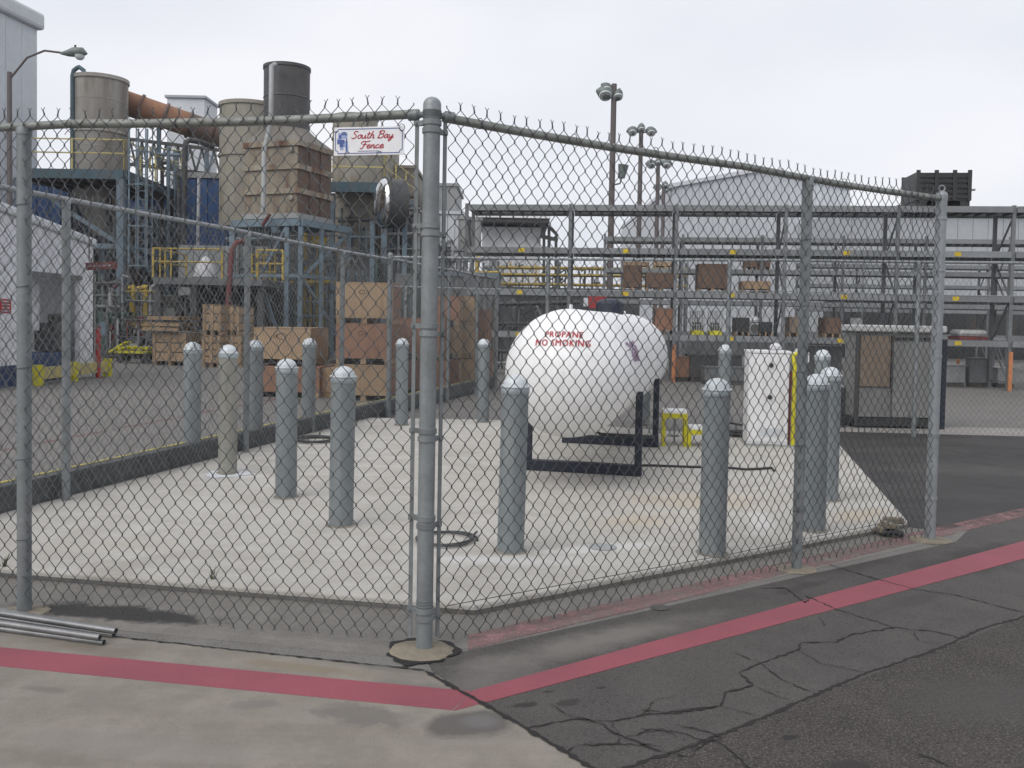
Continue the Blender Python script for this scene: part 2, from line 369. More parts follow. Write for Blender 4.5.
# road lane beyond the long crack
cr0, cr1 = G(640, 763), G(1019, 619)
dc = (cr1-cr0).normalized()
road_m = groundmat('road_asphalt', (0.041, 0.036, 0.034), (0.033, 0.029, 0.027), (0.053, 0.047, 0.044), (0.152, 0.139, 0.125),
    stains_tones=[(850, 768, .12, .05, 20, (.03, .028, .027), .8, 0, .4, .7, 9), (790, 738, .04, .02, 20, (.02, .02, .02), .9, 0, .4, .5, 20), (985, 700, .5, .3, 20, (.066, .06, .058), .6, 0, .8, .6, 4)],
    rough=.85, grain=120, big=.8, spk=.8)
lane_m = groundmat('lane_asphalt', (0.064, 0.059, 0.055), (0.054, 0.050, 0.048), (0.076, 0.072, 0.067), (0.151, 0.142, 0.134),
    stains_tones=[(525, 705, .06, .025, 20, (.03, .028, .027), .9, 0, .3, .8, 14), (568, 703, .06, .035, 30, (.035, .032, .03), .9, 0, .3, .9, 14), (548, 692, .03, .012, 20, (.03, .028, .027), .9, 0, .3, .8, 20), (600, 688, .03, .012, 20, (.03, .028, .027), .9, 0, .3, .8, 20),
            (800, 588, .30, .05, 38, (.05, .046, .043), .85, 0, .4, .8, 8), (850, 562, .8, .2, 38, (.045, .041, .039), .85, 0, .5, .7, 5), (915, 600, .4, .08, 35, (.055, .05, .047), .7, 0, .5, .7, 6),
            (975, 560, .9, .24, 40, (.042, .039, .037), .85, 0, .6, .7, 4), (600, 640, .9, .16, 34, (.18, .168, .155), .75, 0, .8, .6, 5), (480, 680, .4, .2, 34, (.16, .15, .14), .6, 0, .8, .6, 5)],
    rough=.85, big=.8, grain=125, spk=.6)
x_ac = apc + dd*((cr0-apc).cross(dc).z/dd.cross(dc).z)
e_far = P0+dR*4.1+Vector((.12, -.06, 0))
struct('lane', MB().sheet([apc+dd*.02, x_ac, cr0, cr1, cr1+dc*25, cr1+dc*25+Vector((-6, 5.5, 0)), e_far, P0+Vector((.02, -.12, 0))], .0010), lane_m)
struct('road', MB().sheet([cr0-dc*6, cr0+Vector((0.3, -8, 0)), (30, -10), cr1+dc*30, cr1, cr0], .0015), road_m)
# dark damp asphalt right of the pad and the concrete strip by the back fence
damp_m = groundmat('damp_asphalt', (0.029, 0.027, 0.026), (0.022, 0.021, 0.021), (0.042, 0.038, 0.038), (0.059, 0.054, 0.052),
    stains_tones=[(960, 470, 1.6, .5, 5, (.062, .058, .055), .7, 0, .8, .9, 3), (900, 450, 1.0, .35, 5, (.07, .065, .06), .6, 0, .8, .9, 3), (1000, 500, 1.2, .15, 20, (.035, .033, .033), .8, 0, .6, .7, 4)],
    rough=.7, big=.7, line=((.6, 1.6, 1), -6, (.085, .078, .074), .3))
struct('damp_asphalt', MB().sheet([(4.03, 10.95), (3.0, 6.71), (3.2, 6.6), (4.4, 7.5), (16, 10.6), (16, 12.0), (8, 12.5), (4.2, 12.75), (4.0, 11.6)], .0018), damp_m)
strip_m = groundmat('strip_concrete', (.27, .255, .235), (.22, .21, .195), (.32, .305, .285), (.38, .36, .34), rough=.8, big=.8, spk=.3)
struct('concrete_strip', MB().sheet([(4.2, 12.79), (8, 12.54), (16, 12.04), (16, 13.5), (4.4, 13.6)], .002), strip_m)
# rough strip between pad and fence
rough_m = groundmat('fence_strip', (.165, .155, .143), (.135, .127, .117), (.20, .19, .175), (.30, .285, .26),
    stains_tones=[(115, 613, .62, .13, -12, (.035, .033, .032), .95, 0, .4, .8, 6), (235, 590, .3, .06, -12, (.10, .095, .09), .7, 0, .5, .7, 8),
            (560, 618, .5, .06, 34, (.10, .096, .09), .7, 0, .5, .7, 8), (800, 545, .4, .08, 34, (.09, .085, .08), .7, 0, .5, .7, 8), (30, 575, .35, .05, -12, (.20, .16, .10), .6, 0, .6, .7, 9)],
    rough=.88, big=1.2, bmp=.6)
o1, o2 = P0 + dL*6 + Vector((0, -.14, 0)), P0 + Vector((0, -.16, 0))
struct('fence_strip', MB().sheet([P0+dL*4.2+Vector((-.05, -.10, 0)), P0+Vector((-.02, -.12, 0)), P0+dR*4.03+Vector((.03, -.03, 0)), (3.02, 6.72), (-.165, 4.56), (-3.96, 5.27)], .002), rough_m)
# the pad
slab_m = groundmat('pad_concrete', (0.410, 0.392, 0.359), (0.351, 0.331, 0.299), (0.474, 0.460, 0.429), (0.520, 0.502, 0.472),
    stains_tones=[(700, 500, .8, .5, 10, (.44, .36, .25), .55, SZ, .9, .6, 3), (640, 520, .5, .3, 30, (.45, .37, .26), .55, SZ, .9, .6, 4), (600, 548, .5, .12, 20, (.62, .62, .61), .6, SZ, .6, .5, 5), (500, 560, .7, .15, 0, (.60, .60, .59), .6, SZ, .7, .5, 4),  # besides tan stains: paler patches towards the front, darker grey below the tank
            (860, 515, .5, .2, 40, (.46, .37, .25), .5, SZ, .8, .6, 4), (590, 480, .9, .6, 15, (.30, .285, .265), .5, SZ, .9, .6, 3), (230, 475, .4, .2, 0, (.60, .59, .58), .6, SZ, .6, .5, 4),
            (120, 545, .6, .2, 10, (.40, .37, .32), .5, SZ, .8, .6, 4), (560, 478, .8, .25, 0, (.33, .31, .29), .6, SZ, .8, .6, 4), (760, 520, .12, .5, -13, (.60, .59, .58), .6, SZ, .6, .5, 4)],
    rough=.8, grain=300, bmp=.15, big=.7, line=((.8, 5, 1), 12, (.50, .485, .455), .4), spk=.25)
def slab_obj():
    mb = MB().prism(SLAB, .0, SZ)
    return struct('concrete_pad', mb, slab_m, bevel=.012)
slab_obj()
edge_m = groundmat('pad_edge', (.14, .13, .12), (.10, .095, .088), (.18, .17, .155), (.25, .24, .22), rough=.9, big=3)
struct('pad_edge_band', MB().prism([(-3.96, 5.216), (-.165, 4.506), (2.988, 6.686), (2.965, 6.71), (-.165, 4.53), (-3.96, 5.24)], .001, SZ-.028), edge_m)
# kerb under the side fence, with a yellow line on its far edge
kA = Vector((-4.06, 4.72, 0)); kn = Vector((-dS.y, dS.x, 0))       # kn points away from the pad
kB = kA + dS*9.1; kC = kA + dS*15.6
kerb_m = groundmat('kerb_concrete', (.082, .088, .092), (.06, .064, .067), (.115, .12, .122), (.14, .14, .14), rough=.9, big=2)
struct('kerb', MB().prism([kA+kn*.0+Vector((.04, 0, 0)), kB+Vector((.04, 0, 0)), kC+Vector((.04, 0, 0)), kC+kn*.10, kA+kn*.10], .0, .245), kerb_m, bevel=.01)
m, nt, b = newmat('yellow_line'); P = N(nt, 'ShaderNodeTexCoord').outputs['Object']
nt.links.new(mixc(nt, noise(nt, P, 6, 5, .7, .48, .62), (.42, .36, .08), (.12, .115, .09)), b.inputs['Base Color']); b.inputs['Roughness'].default_value = .7
struct('yellow_line', MB().prism([kA+kn*.07, kC+kn*.07, kC+kn*.106, kA+kn*.106], .23, .2495), m)
# red fire-lane stripes
def paintmat(name, red, lo, hi, sc=5, trans=True, dark=(.16, .04, .05)):
    m, nt, b = newmat(name); P = N(nt, 'ShaderNodeTexCoord').outputs['Object']
    col = mixc(nt, noise(nt, P, 2.0, 4, .6, .35, .65), red, dark)
    col = mixc(nt, math_(nt, 'MULTIPLY', noise(nt, P, 240, 2, .5, .5, .7), .5), col, tuple(x*1.6 for x in red))
    nt.links.new(col, b.inputs['Base Color']); b.inputs['Roughness'].default_value = .75
    a = N(nt, 'ShaderNodeMath', operation='MULTIPLY_ADD')
    nt.links.new(noise(nt, P, sc, 6, .75, None), a.inputs[0]); a.inputs[1].default_value = .7
    f2 = N(nt, 'ShaderNodeMath', operation='MULTIPLY'); nt.links.new(noise(nt, P, sc*28, 3, .7, None), f2.inputs[0]); f2.inputs[1].default_value = .3
    nt.links.new(f2.outputs[0], a.inputs[2])
    r = N(nt, 'ShaderNodeMapRange'); r.inputs[1].default_value = lo; r.inputs[2].default_value = hi; nt.links.new(a.outputs[0], r.inputs[0])
    nt.links.new(r.outputs[0], b.inputs['Alpha'])
    bump(nt, b, noise(nt, P, 150, 3, .6, None), .3, .004)
    return m
red_m = paintmat('red_stripe_paint', (.25, .062, .082), .30, .38, dark=(.20, .052, .068))
redworn_m = paintmat('worn_red_stripe_paint', (.27, .15, .15), .40, .62, dark=(.24, .125, .13))
def ribbon(pa, pb, wob=0.0, n=30):
    A, B = [], []
    for i in range(n+1):
        t = i/n; a = pa[0].lerp(pa[1], t); b = pb[0].lerp(pb[1], t)
        d = (pa[1]-pa[0]).normalized(); nn = Vector((-d.y, d.x, 0))
        A.append(a + nn*random.uniform(-wob, wob)); B.append(b + nn*random.uniform(-wob, wob))
    return A + B[::-1]
sa, sb = G(0, 648), G(472, 692); sc_, sd = G(0, 667), G(452, 711)
e1 = (sa-sb).normalized(); e2 = (sc_-sd).normalized()
struct('red_stripe', MB().sheet(ribbon((sb, sb+e1*12), (sd, sd+e2*12), .002), .0034), red_m)
ta, tb = G(472, 691.5), G(1024, 541); tc_, td = G(452, 712), G(1024, 559)
f1 = (tb-ta).normalized(); f2 = (td-tc_).normalized()
struct('red_stripe', MB().sheet(ribbon((ta+f1*.006, ta+f1*26), (tc_+f2*.006, tc_+f2*26), .003, 60), .0036), red_m)
wa, wb = G(450, 655), G(1024, 517); wc, wd = G(450, 640), G(1024, 508)
g1 = (wb-wa).normalized(); g2 = (wd-wc).normalized()
struct('faded_red_stripe', MB().sheet(ribbon((wa+g1*.1, wa+g1*14), (wc+g2*.1, wc+g2*14), .006, 40), .0042), redworn_m)
rl0, rl1 = G(0, 452), G(200, 414)
gl = (rl1-rl0).normalized(); gn = Vector((-gl.y, gl.x, 0))
struct('faded_red_stripe', MB().sheet(ribbon((rl0-gl*3, rl0+gl*9), (rl0-gl*3+gn*.12, rl0+gl*9+gn*.12), .005), .0015), paintmat('yard_red_line', (.26, .12, .12), .46, .62))
# cracks: thin tar-dark ribbons lying in the asphalt
def crackline(mb, px, w0=.012, jit=.012, z=.0062, ox=640, oy=480, k=2.667, sub=None):
    pts = [G(ox+x/k, oy+y/k) for x, y in px]; out = []
    for a, b in zip(pts[:-1], pts[1:]):
        n = max(2, int((b-a).length/.022))
        d = (b-a).normalized(); nn = Vector((-d.y, d.x, 0))
        for i in range(n): out.append(a.lerp(b, i/n) + nn*(random.uniform(-jit, jit) if i else 0))
    out.append(pts[-1]); n0 = len(mb.v)
    for i, p in enumerate(out):
        d = (out[min(i+1, len(out)-1)]-out[max(i-1, 0)]).normalized(); nn = Vector((-d.y, d.x, 0))
        ww = w0*random.choice((.5, .8, 1, 1, 1.3, 1.9))*(.3 if i in (0, len(out)-1) else 1)
        mb.v += [Vector((p.x, p.y, z)) + nn*ww/2, Vector((p.x, p.y, z)) - nn*ww/2]
    for i in range(len(out)-1): mb.f.append((n0+2*i, n0+2*i+1, n0+2*i+3, n0+2*i+2))
ck = MB()
crackline(ck, [(-120, 800), (0, 755), (100, 725), (270, 660), (450, 580), (620, 510), (800, 450), (900, 400), (1010, 370), (1150, 320)], .013, .007, .0030)
for l, ww in (([(0, 615), (90, 625), (215, 605), (225, 570), (300, 550), (265, 515), (320, 490), (420, 455), (430, 435), (520, 435), (560, 415), (680, 395)], .014),
              ([(440, 310), (520, 345), (600, 370), (680, 395), (780, 405), (860, 425)], .015), ([(320, 490), (380, 535), (480, 575)], .009), ([(0, 665), (100, 675), (180, 700)], .010), ([(0, 705), (60, 730)], .009),
              ([(300, 550), (400, 590)], .007), ([(420, 455), (480, 490), (600, 515)], .008), ([(460, 315), (440, 330), (390, 290), (320, 290)], .016), ([(500, 225), (620, 262), (720, 290), (850, 310), (1024, 355)], .014),
              ([(215, 605), (310, 630)], .008), ([(190, 690), (250, 730), (300, 775)], .012), ([(740, 730), (830, 768)], .014), ([(240, 460), (320, 490)], .008), ([(730, 405), (740, 430), (800, 440)], .008), ([(480, 365), (490, 390)], .006)):
    crackline(ck, l, ww*.5, .008, .0046)
for l, ww in (([(500, 665), (620, 640), (720, 645), (800, 630), (900, 620), (1010, 605)], .013), ([(690, 650), (760, 690), (860, 725)], .011), ([(640, 710), (740, 705), (860, 712)], .010), ([(610, 630), (690, 650)], .009), ([(860, 725), (930, 740)], .008), ([(900, 655), (960, 670), (1024, 690)], .008), ([(760, 690), (860, 665), (900, 690)], .008), ([(560, 600), (620, 640)], .007), ([(720, 645), (745, 690), (740, 705)], .009), ([(800, 630), (840, 590), (900, 575)], .006), ([(930, 740), (985, 700), (1024, 690)], .008), ([(640, 710), (600, 730)], .007)):
    crackline(ck, l, ww*.55, .008, .0050, 340, 480, 2.667)
struct('asphalt_cracks', ck, 'crack', fix=False)
jt = MB()
crackline(jt, [(425-0, 672), (500, 714), (590, 768), (640, 797)], .016, .003, .0054, 0, 0, 1)
crackline(jt, [(-200, 603), (0, 626), (110, 637), (300, 658), (425, 671)], .010, .004, .0056, 0, 0, 1)
struct('expansion_joint', jt, 'crack', fix=False)

# ------------------------------------------------------------------ chain link
def chain_link(name, parent, p0, d, nrm, length, z0, z1, r=.0019, near=True, seed=0, holes=None, bulge=.012):
    p = .072; hp = p/2; nw = int(length/hp); K = int(round((z1-z0)/.046))
    i = np.arange(nw)[:, None]; k = np.arange(K+1)[None, :]
    col = i + ((i+k) % 2)                             # wire i swings between columns i and i+1
    s = col*hp*(length/(nw*hp)); z = z0 + (z1-z0)*k/K + 0*s
    right = ((i+k) % 2)*2-1
    if near:
        S1, Z1, N1 = [], [], []
        # two points per knuckle: the wire passes from front to back there
        s2 = np.stack([s+right*.0016, s+right*.0016], 2).reshape(nw, -1)
        z2 = np.stack([z-.0035, z+.0035], 2).reshape(nw, -1)
        n2 = np.stack([right*.0022, -right*.0022], 2).reshape(nw, -1)
    else:
        s2, z2, n2 = s*1.0, z*1.0, np.where(right > 0, .002, -.002)
    ph = seed*1.7
    def warp(s, z, n):
        ds = .007*np.sin(z*5.1+s*2.3+ph) + .005*np.sin(z*9.7-s*6.1+ph*2) + .0025*np.sin(s*31+z*17)
        dz = .008*np.sin(s*3.1+z*2.2+ph) + .005*np.sin(s*11.3+z*4+ph) + .003*np.sin(s*43+z*9)
        dn = bulge*np.sin(s*2.1+ph)*np.sin((z-z0)/(z1-z0)*np.pi) + .004*np.sin(s*7+z*5+ph)
        return s+ds, z+dz, n+dn
    V, Fc = [], []; base = 0
    def add(sp, zp, npth, ra, rn, m):
        nonlocal base
        W, Q = sp.shape; sp, zp, npth = warp(sp, zp, npth)
        t = np.arange(m)*2*np.pi/m + (np.pi/4 if m == 4 else .3)
        ss = sp[:, :, None] + ra*np.cos(t); nn = npth[:, :, None] + rn*np.sin(t); zz = zp[:, :, None] + 0*ss
        co = (np.array(p0)[None, None, None, :] + ss[..., None]*np.array(d) + nn[..., None]*np.array(nrm) + zz[..., None]*np.array((0, 0, 1.)))
        V.append(co.reshape(-1, 3))
        a = (np.arange(W)[:, None, None]*Q*m + np.arange(Q-1)[None, :, None]*m); j = np.arange(m)[None, None, :]; j2 = (j+1) % m
        f = np.stack([a+j, a+j2, a+m+j2, a+m+j], -1).reshape(-1, 4) + base
        Fc.append(f); base += W*Q*m
    m = 4 if near else 3
    add(s2, z2, n2, r*1.38, r*1.05, m)
    # twisted barbs along the top and the bottom
    for zz, sg, kk in ((z1, 1, K), (z0, -1, 0)):
        cols = np.array([c for c in range(1, nw) if (c+kk) % 2 == 0], float)[:, None]*hp*(length/(nw*hp))
        if not len(cols): continue
        rs = np.random.default_rng(seed+kk); hh = (.019 if sg > 0 else .006)*(1+.15*rs.standard_normal(cols.shape)); lean = .003*rs.standard_normal(cols.shape)
        one = np.ones((1, 2))
        add(np.concatenate([cols, cols+lean], 1), np.concatenate([0*hh+zz, zz+sg*hh], 1), cols*0*one, r*1.75, r*1.6, m)
        for q in (-1, 1):
            add(np.concatenate([cols+lean, cols+lean+q*.0095], 1), np.concatenate([zz+sg*hh*.92, zz+sg*(hh+.012)], 1), cols*0*one, r*.95, r*.95, m)
    V = np.concatenate(V); Fc = np.concatenate(Fc)
    root = parent
    V = V - np.array(root.location)
    me = bpy.data.meshes.new(name)
    me.vertices.add(len(V)); me.vertices.foreach_set('co', V.astype(np.float32).ravel())
    me.loops.add(len(Fc)*4); me.loops.foreach_set('vertex_index', Fc.astype(np.int32).ravel())
    me.polygons.add(len(Fc)); me.polygons.foreach_set('loop_start', np.arange(0, len(Fc)*4, 4, dtype=np.int32))
    me.polygons.foreach_set('use_smooth', np.ones(len(Fc), bool))
    me.update(calc_edges=True)
    me.materials.append(M['wire'] if near else M['wire_far'])
    o = bpy.data.objects.new(name, me); C.objects.link(o); o.parent = parent; o['kind'] = 'stuff'
    return o
def dome(r, h0, h, n=5): return [(r*math.cos(a*math.pi/2/n), h0+h*math.sin(a*math.pi/2/n)) for a in range(n)] + [(.001, h0+h)]
def post(parent, p, r, z0, z1, mat='galv', name='post', tilt=(0, 0)):
    p = Vector(p); q = Vector((p.x+tilt[0], p.y+tilt[1], 0))
    return MB().tube([(p.x, p.y, z0), (q.x, q.y, z1)], r, 20).build(name, mat, parent, smooth=40)
def band(parent, p, z, r, d, reach, mat='galv'):
    """tension band: ring round the post and a lug with a bolt reaching the tension bar"""
    p = Vector((p[0], p[1], z)); mb = MB()
    mb.lathe([(r+.001, -.012), (r+.0055, -.011), (r+.0055, .011), (r+.001, .012)], p, 24)
    side = Vector((d.y, -d.x, 0))
    for sg in (-1, 1): mb.bar(p+d*(r)+side*sg*.007, p+d*reach+side*sg*.007, .004, .022)
    o = mb.build('tension_band', mat, parent, smooth=35)
    b = MB().lathe([(.006, -.016), (.006, -.010), (.009, -.010), (.009, .016)], p+d*(reach-.012), 8, axis=side)
    b.build('bolt', mat, o)
    return o
# --- front fence with the corner post
TOP = 2.41
ff = thing('chain_link_fence', 'nearest chain-link fence with a thick corner post, in front of the pad', 'fence', P0)
MB().lathe([(.0375, 0), (.0375, 2.40)], P0, 28).build('corner_post', 'galv', ff, smooth=40)
cap = MB().lathe([(.0405, 2.385), (.0405, 2.445)] + dome(.040, 2.447, .034, 6), P0, 28).build('post_cap', 'galv_light', ff, smooth=35)
wr = MB()
for z in (.19, .20, .214, .226): wr.lathe([(.0377, z-.002), (.0397, z), (.0377, z+.002)], P0, 20)
wr.build('wire_wrap', 'wire', ff, smooth=60)
zb = [D(430, y, P0.y).z for y in (123, 226, 326, 431, 518, 610)]
for z in zb:
    band(ff, P0, z, .0375, dL, .082); band(ff, P0, z-.035, .0375, dR, .078)
for sgn, d, az in ((-1, dL, AZ_L), (1, dR, AZ_R)):
    p = P0 + d*.068
    MB().bar((p.x, p.y, .05), (p.x, p.y, 2.40), .007, .017, up=d).build('tension_bar', 'galv', ff)
# outward normals (towards the camera side)
nL = Vector((-dL.y, dL.x, 0)); nL = nL if nL.y < 0 else -nL
nR = Vector((-dR.y, dR.x, 0)); nR = nR if nR.y < 0 else -nR
LC = P0 + dL*3.62                                     # far left corner, out of frame
LP = P0 + dL*2.075; RM = P0 + dR*2.593; RE = P0 + dR*4.04
lp = post(ff, LP, .0335, 0, 2.375)
MB().lathe([(.037, 2.36), (.037, 2.385), (.028, 2.40)], LP, 20).build('loop_cap', 'galv', ff, smooth=40)
post(ff, RM, .031, 0, 2.36)
MB().lathe([(.034, 2.345), (.034, 2.372), (.027, 2.39)], RM, 20).build('loop_cap', 'galv', ff, smooth=40)
MB().lathe([(.0365, 0), (.0365, 2.40)], RE, 24).build('end_post', 'galv_light', ff, smooth=40)
ec = MB().lathe([(.040, 2.385), (.040, 2.42)] + dome(.039, 2.421, .03, 5), RE, 24).build('post_cap', 'galv_light', ff, smooth=35)
MB().tube([RE + Vector((math.cos(a)*.02, 0, 2.468+math.sin(a)*.02)) for a in np.linspace(0, 2*math.pi, 13)[:-1]], .006, 6, closed=True).build('cap_eye', 'galv_light', ec, smooth=60)
post(ff, LC, .0445, 0, 2.44, name='corner_post')
def rail(parent, a, b, z, r=.021, mat='galv_rail', sag=.012, name='top_rail'):
    pts = [Vector(a).lerp(Vector(b), t) + Vector((0, 0, z - sag*math.sin(math.pi*((t*2) % 1)))) for t in np.linspace(0, 1, 13)]
    return MB().tube(pts, r, 12).build(name, mat, parent, smooth=50)
rail(ff, P0+dL*.06, LC-dL*.05, TOP-.002, .021)
rail(ff, P0+dR*.06, RE-dR*.03, TOP-.012, .021)
for d in (dL, dR):                                    # rail-end cups at the corner post
    c = P0 + d*.038 + Vector((0, 0, TOP-.006))
    MB().lathe([(.012, 0), (.015, .018), (.026, .03), (.026, .07)], c, 14, axis=d).build('rail_cup', 'galv', ff, smooth=35)
    MB().lathe([(.0385, -.016), (.0425, -.015), (.0425, .015), (.0385, .016)], Vector((P0.x, P0.y, TOP-.006)), 24).build('brace_band', 'galv', ff, smooth=35)
for z in (TOP-.15, 1.9, 1.3, .75, .3): MB().lathe([(.0368, -.011), (.041, -.01), (.041, .01), (.0368, .011)], (RE.x, RE.y, z), 20).build('tension_band', 'galv_light', ff, smooth=35)
# ties
tie = MB()
for d, n_, L_, off in ((dL, nL, 3.7, .3), (dR, nR, 3.9, .25)):
    s_ = off
    while s_ < L_:
        c = P0 + d*s_ + Vector((0, 0, TOP-.012))
        tie.tube([c + n_*(.0245*math.cos(a)) + Vector((0, 0, .0245*math.sin(a))) for a in np.linspace(-2.2, 2.2, 8)], .002, 5)
        c2 = c + n_*.027; tie.tube([c2 + Vector((0, 0, -.02)), c2 + d*.02 + Vector((0, 0, -.035)), c2+d*.012+n_*.02+Vector((0, 0, -.05))], .002, 5)
        s_ += random.uniform(.42, .62)
for p_ in (LP, RM):
    for z in (.35, .75, 1.2, 1.6, 2.0):
        tie.tube([Vector(p_) + Vector((.036*math.cos(a), .036*math.sin(a), z+.004*a)) for a in np.linspace(0, 6.0, 12)], .0019, 4)
tie.build('tie_wire', 'wire', ff, smooth=60, kind='stuff')
tw = MB()
for d, n_, L_ in ((dL, nL, 3.7), (dR, nR, 3.9)): tw.tube([P0+d*.09+n_*.045+Vector((0, 0, .20)), P0+d*(L_/2)+n_*.03+Vector((0, 0, .185)), P0+d*L_+n_*.02+Vector((0, 0, .2))], .0022, 5)
tw.build('bottom_wire', 'wire', ff, smooth=60)
chain_link('chain_link_mesh', ff, P0+dL*.068+nL*.024, dL, nL, 3.5, .055, 2.445, .00205, True, 1)
chain_link('chain_link_mesh', ff, P0+dR*.068+nR*.024, dR, nR, 3.94, .055, 2.435, .00205, True, 2)
# --- side fence along the kerb
SF0 = Vector((LC.x, LC.y, 0))
BC = Vector((-1.83, 13.4, 0))                        # back left corner
dS1 = (BC-SF0).normalized(); LS = (BC-SF0).length
nS = Vector((dS1.y, -dS1.x, 0))
sf = thing('chain_link_fence', 'side chain-link fence on the dark kerb, running away from the left past the wooden crates', 'fence', SF0)
for px, py in ((66, 494), (246, 447), (341, 424)):
    g = plane_hit(px, py, SF0, R_(math.degrees(math.atan2(dS1.x, dS1.y)))); g.z = 0
    post(sf, g, .031, .0, 2.34, 'galv'); MB().lathe([(.034, 2.32), (.034, 2.35), (.024, 2.37)], g, 16).build('loop_cap', 'galv_light', sf, smooth=40)
post(sf, BC, .04, .0, 2.42, 'galv', 'corner_post'); MB().lathe([(.043, 2.41)] + dome(.043, 2.43, .04), BC, 16).build('post_cap', 'galv', sf, smooth=40)
rail(sf, SF0, BC, 2.365, .021, 'galv_light')
chain_link('chain_link_mesh', sf, SF0+nS*-.03, dS1, nS, LS, .12, 2.40, .0019, False, 3)
# --- back fence
bA, bB = BC, Vector((9.2, 11.75, 0)); dB = (bB-bA).normalized(); nB = Vector((dB.y, -dB.x, 0))
bf = thing('chain_link_fence', 'back chain-link fence in front of the storage racks, level rail across the right half', 'fence', bA)
for px in (547, 728, 917, 1075):
    g = D(px, 330, 13.0); azb = math.atan2(dB.x, dB.y); g = plane_hit(px, 330, bA, azb); g.z = 0
    post(bf, g, .031, 0, 2.37, 'galv'); MB().lathe([(.034, 2.35), (.034, 2.38), (.024, 2.40)], g, 16).build('loop_cap', 'galv', bf, smooth=40)
post(bf, bB, .04, 0, 2.42, 'galv', 'end_post')
rail(bf, bA, bB, 2.40, .02, 'galv_light')
rail(bf, bA, bB, 1.97, .008, 'galv_light', .03, 'mid_wire')
chain_link('chain_link_mesh', bf, bA+nB*.03, dB, nB, (bB-bA).length, .05, 2.43, .0017, False, 4)
# --- boundary fence beyond the corner
xA = BC + Vector((.03, .12, 0)); xB = Vector((-.34, 19.25, 0)); dX = (xB-xA).normalized(); nX = Vector((dX.y, -dX.x, 0))
xf = thing('chain_link_fence', 'farther chain-link fence behind the back corner, beside the last wooden crates', 'fence', xA)
post(xf, xB, .04, 0, 2.42, 'galv', 'end_post')
for t in (.45, .75): post(xf, xA.lerp(xB, t), .03, 0, 2.37)
rail(xf, xA, xB, 2.38, .021, 'galv_light')
chain_link('chain_link_mesh', xf, xA, dX, nX, (xB-xA).length, .12, 2.42, .0019, False, 5)
# --- concrete footings
def footing(label, c, rx, ry, h, z=.003):
    mb = MB(); n = 26; rr = [1+random.uniform(-.06, .06) for _ in range(n)]
    prof = [(1.0, 0), (.97, h*.6), (.85, h), (.3, h*1.25)]
    for f_, hh in prof:
        for j in range(n):
            t = 2*math.pi*j/n; mb.v.append(Vector((c[0]+rx*f_*rr[j]*math.cos(t), c[1]+ry*f_*rr[j]*math.sin(t), z+hh)))
    for i in range(len(prof)-1):
        for j in range(n): mb.f.append((i*n+j, i*n+(j+1) % n, (i+1)*n+(j+1) % n, (i+1)*n+j))
    mb.f.append(tuple(3*n+j for j in range(n)))
    o = mb.build('concrete_footing', 'tan', smooth=50); tag(o, label, 'footing', 'concrete footings of the front fence posts')
    return o
def ragged_ring(c, r0, r1, z):
    mb = MB(); n = 60
    for j in range(n):
        t = 2*math.pi*j/n; a = r0*.96; b = r1*(1+.09*math.sin(3*t+1)+.06*math.sin(7*t+2)+.04*math.sin(13*t)+random.uniform(-.03, .03))
        mb.v += [Vector((c[0]+a*math.cos(t), c[1]+a*math.sin(t), z)), Vector((c[0]+b*math.cos(t), c[1]+b*math.sin(t), z))]
    for j in range(n):
        k = (j+1) % n; mb.f.append((2*j, 2*j+1, 2*k+1, 2*k))
    return mb
footing('round tan concrete footing at the base of the thick corner post', (P0.x-.008, P0.y-.02), .145, .13, .010)
struct('footing_gap', ragged_ring((P0.x-.008, P0.y-.02), .135, .16, .0062), 'crack', fix=False)
footing('tan concrete footing at the base of the right end post', RE, .15, .12, .012)
footing('small pale footing under the slim middle post of the right run', RM, .13, .11, .006)
footing('pale footing at the base of the leftmost front post', LP, .12, .1, .006)

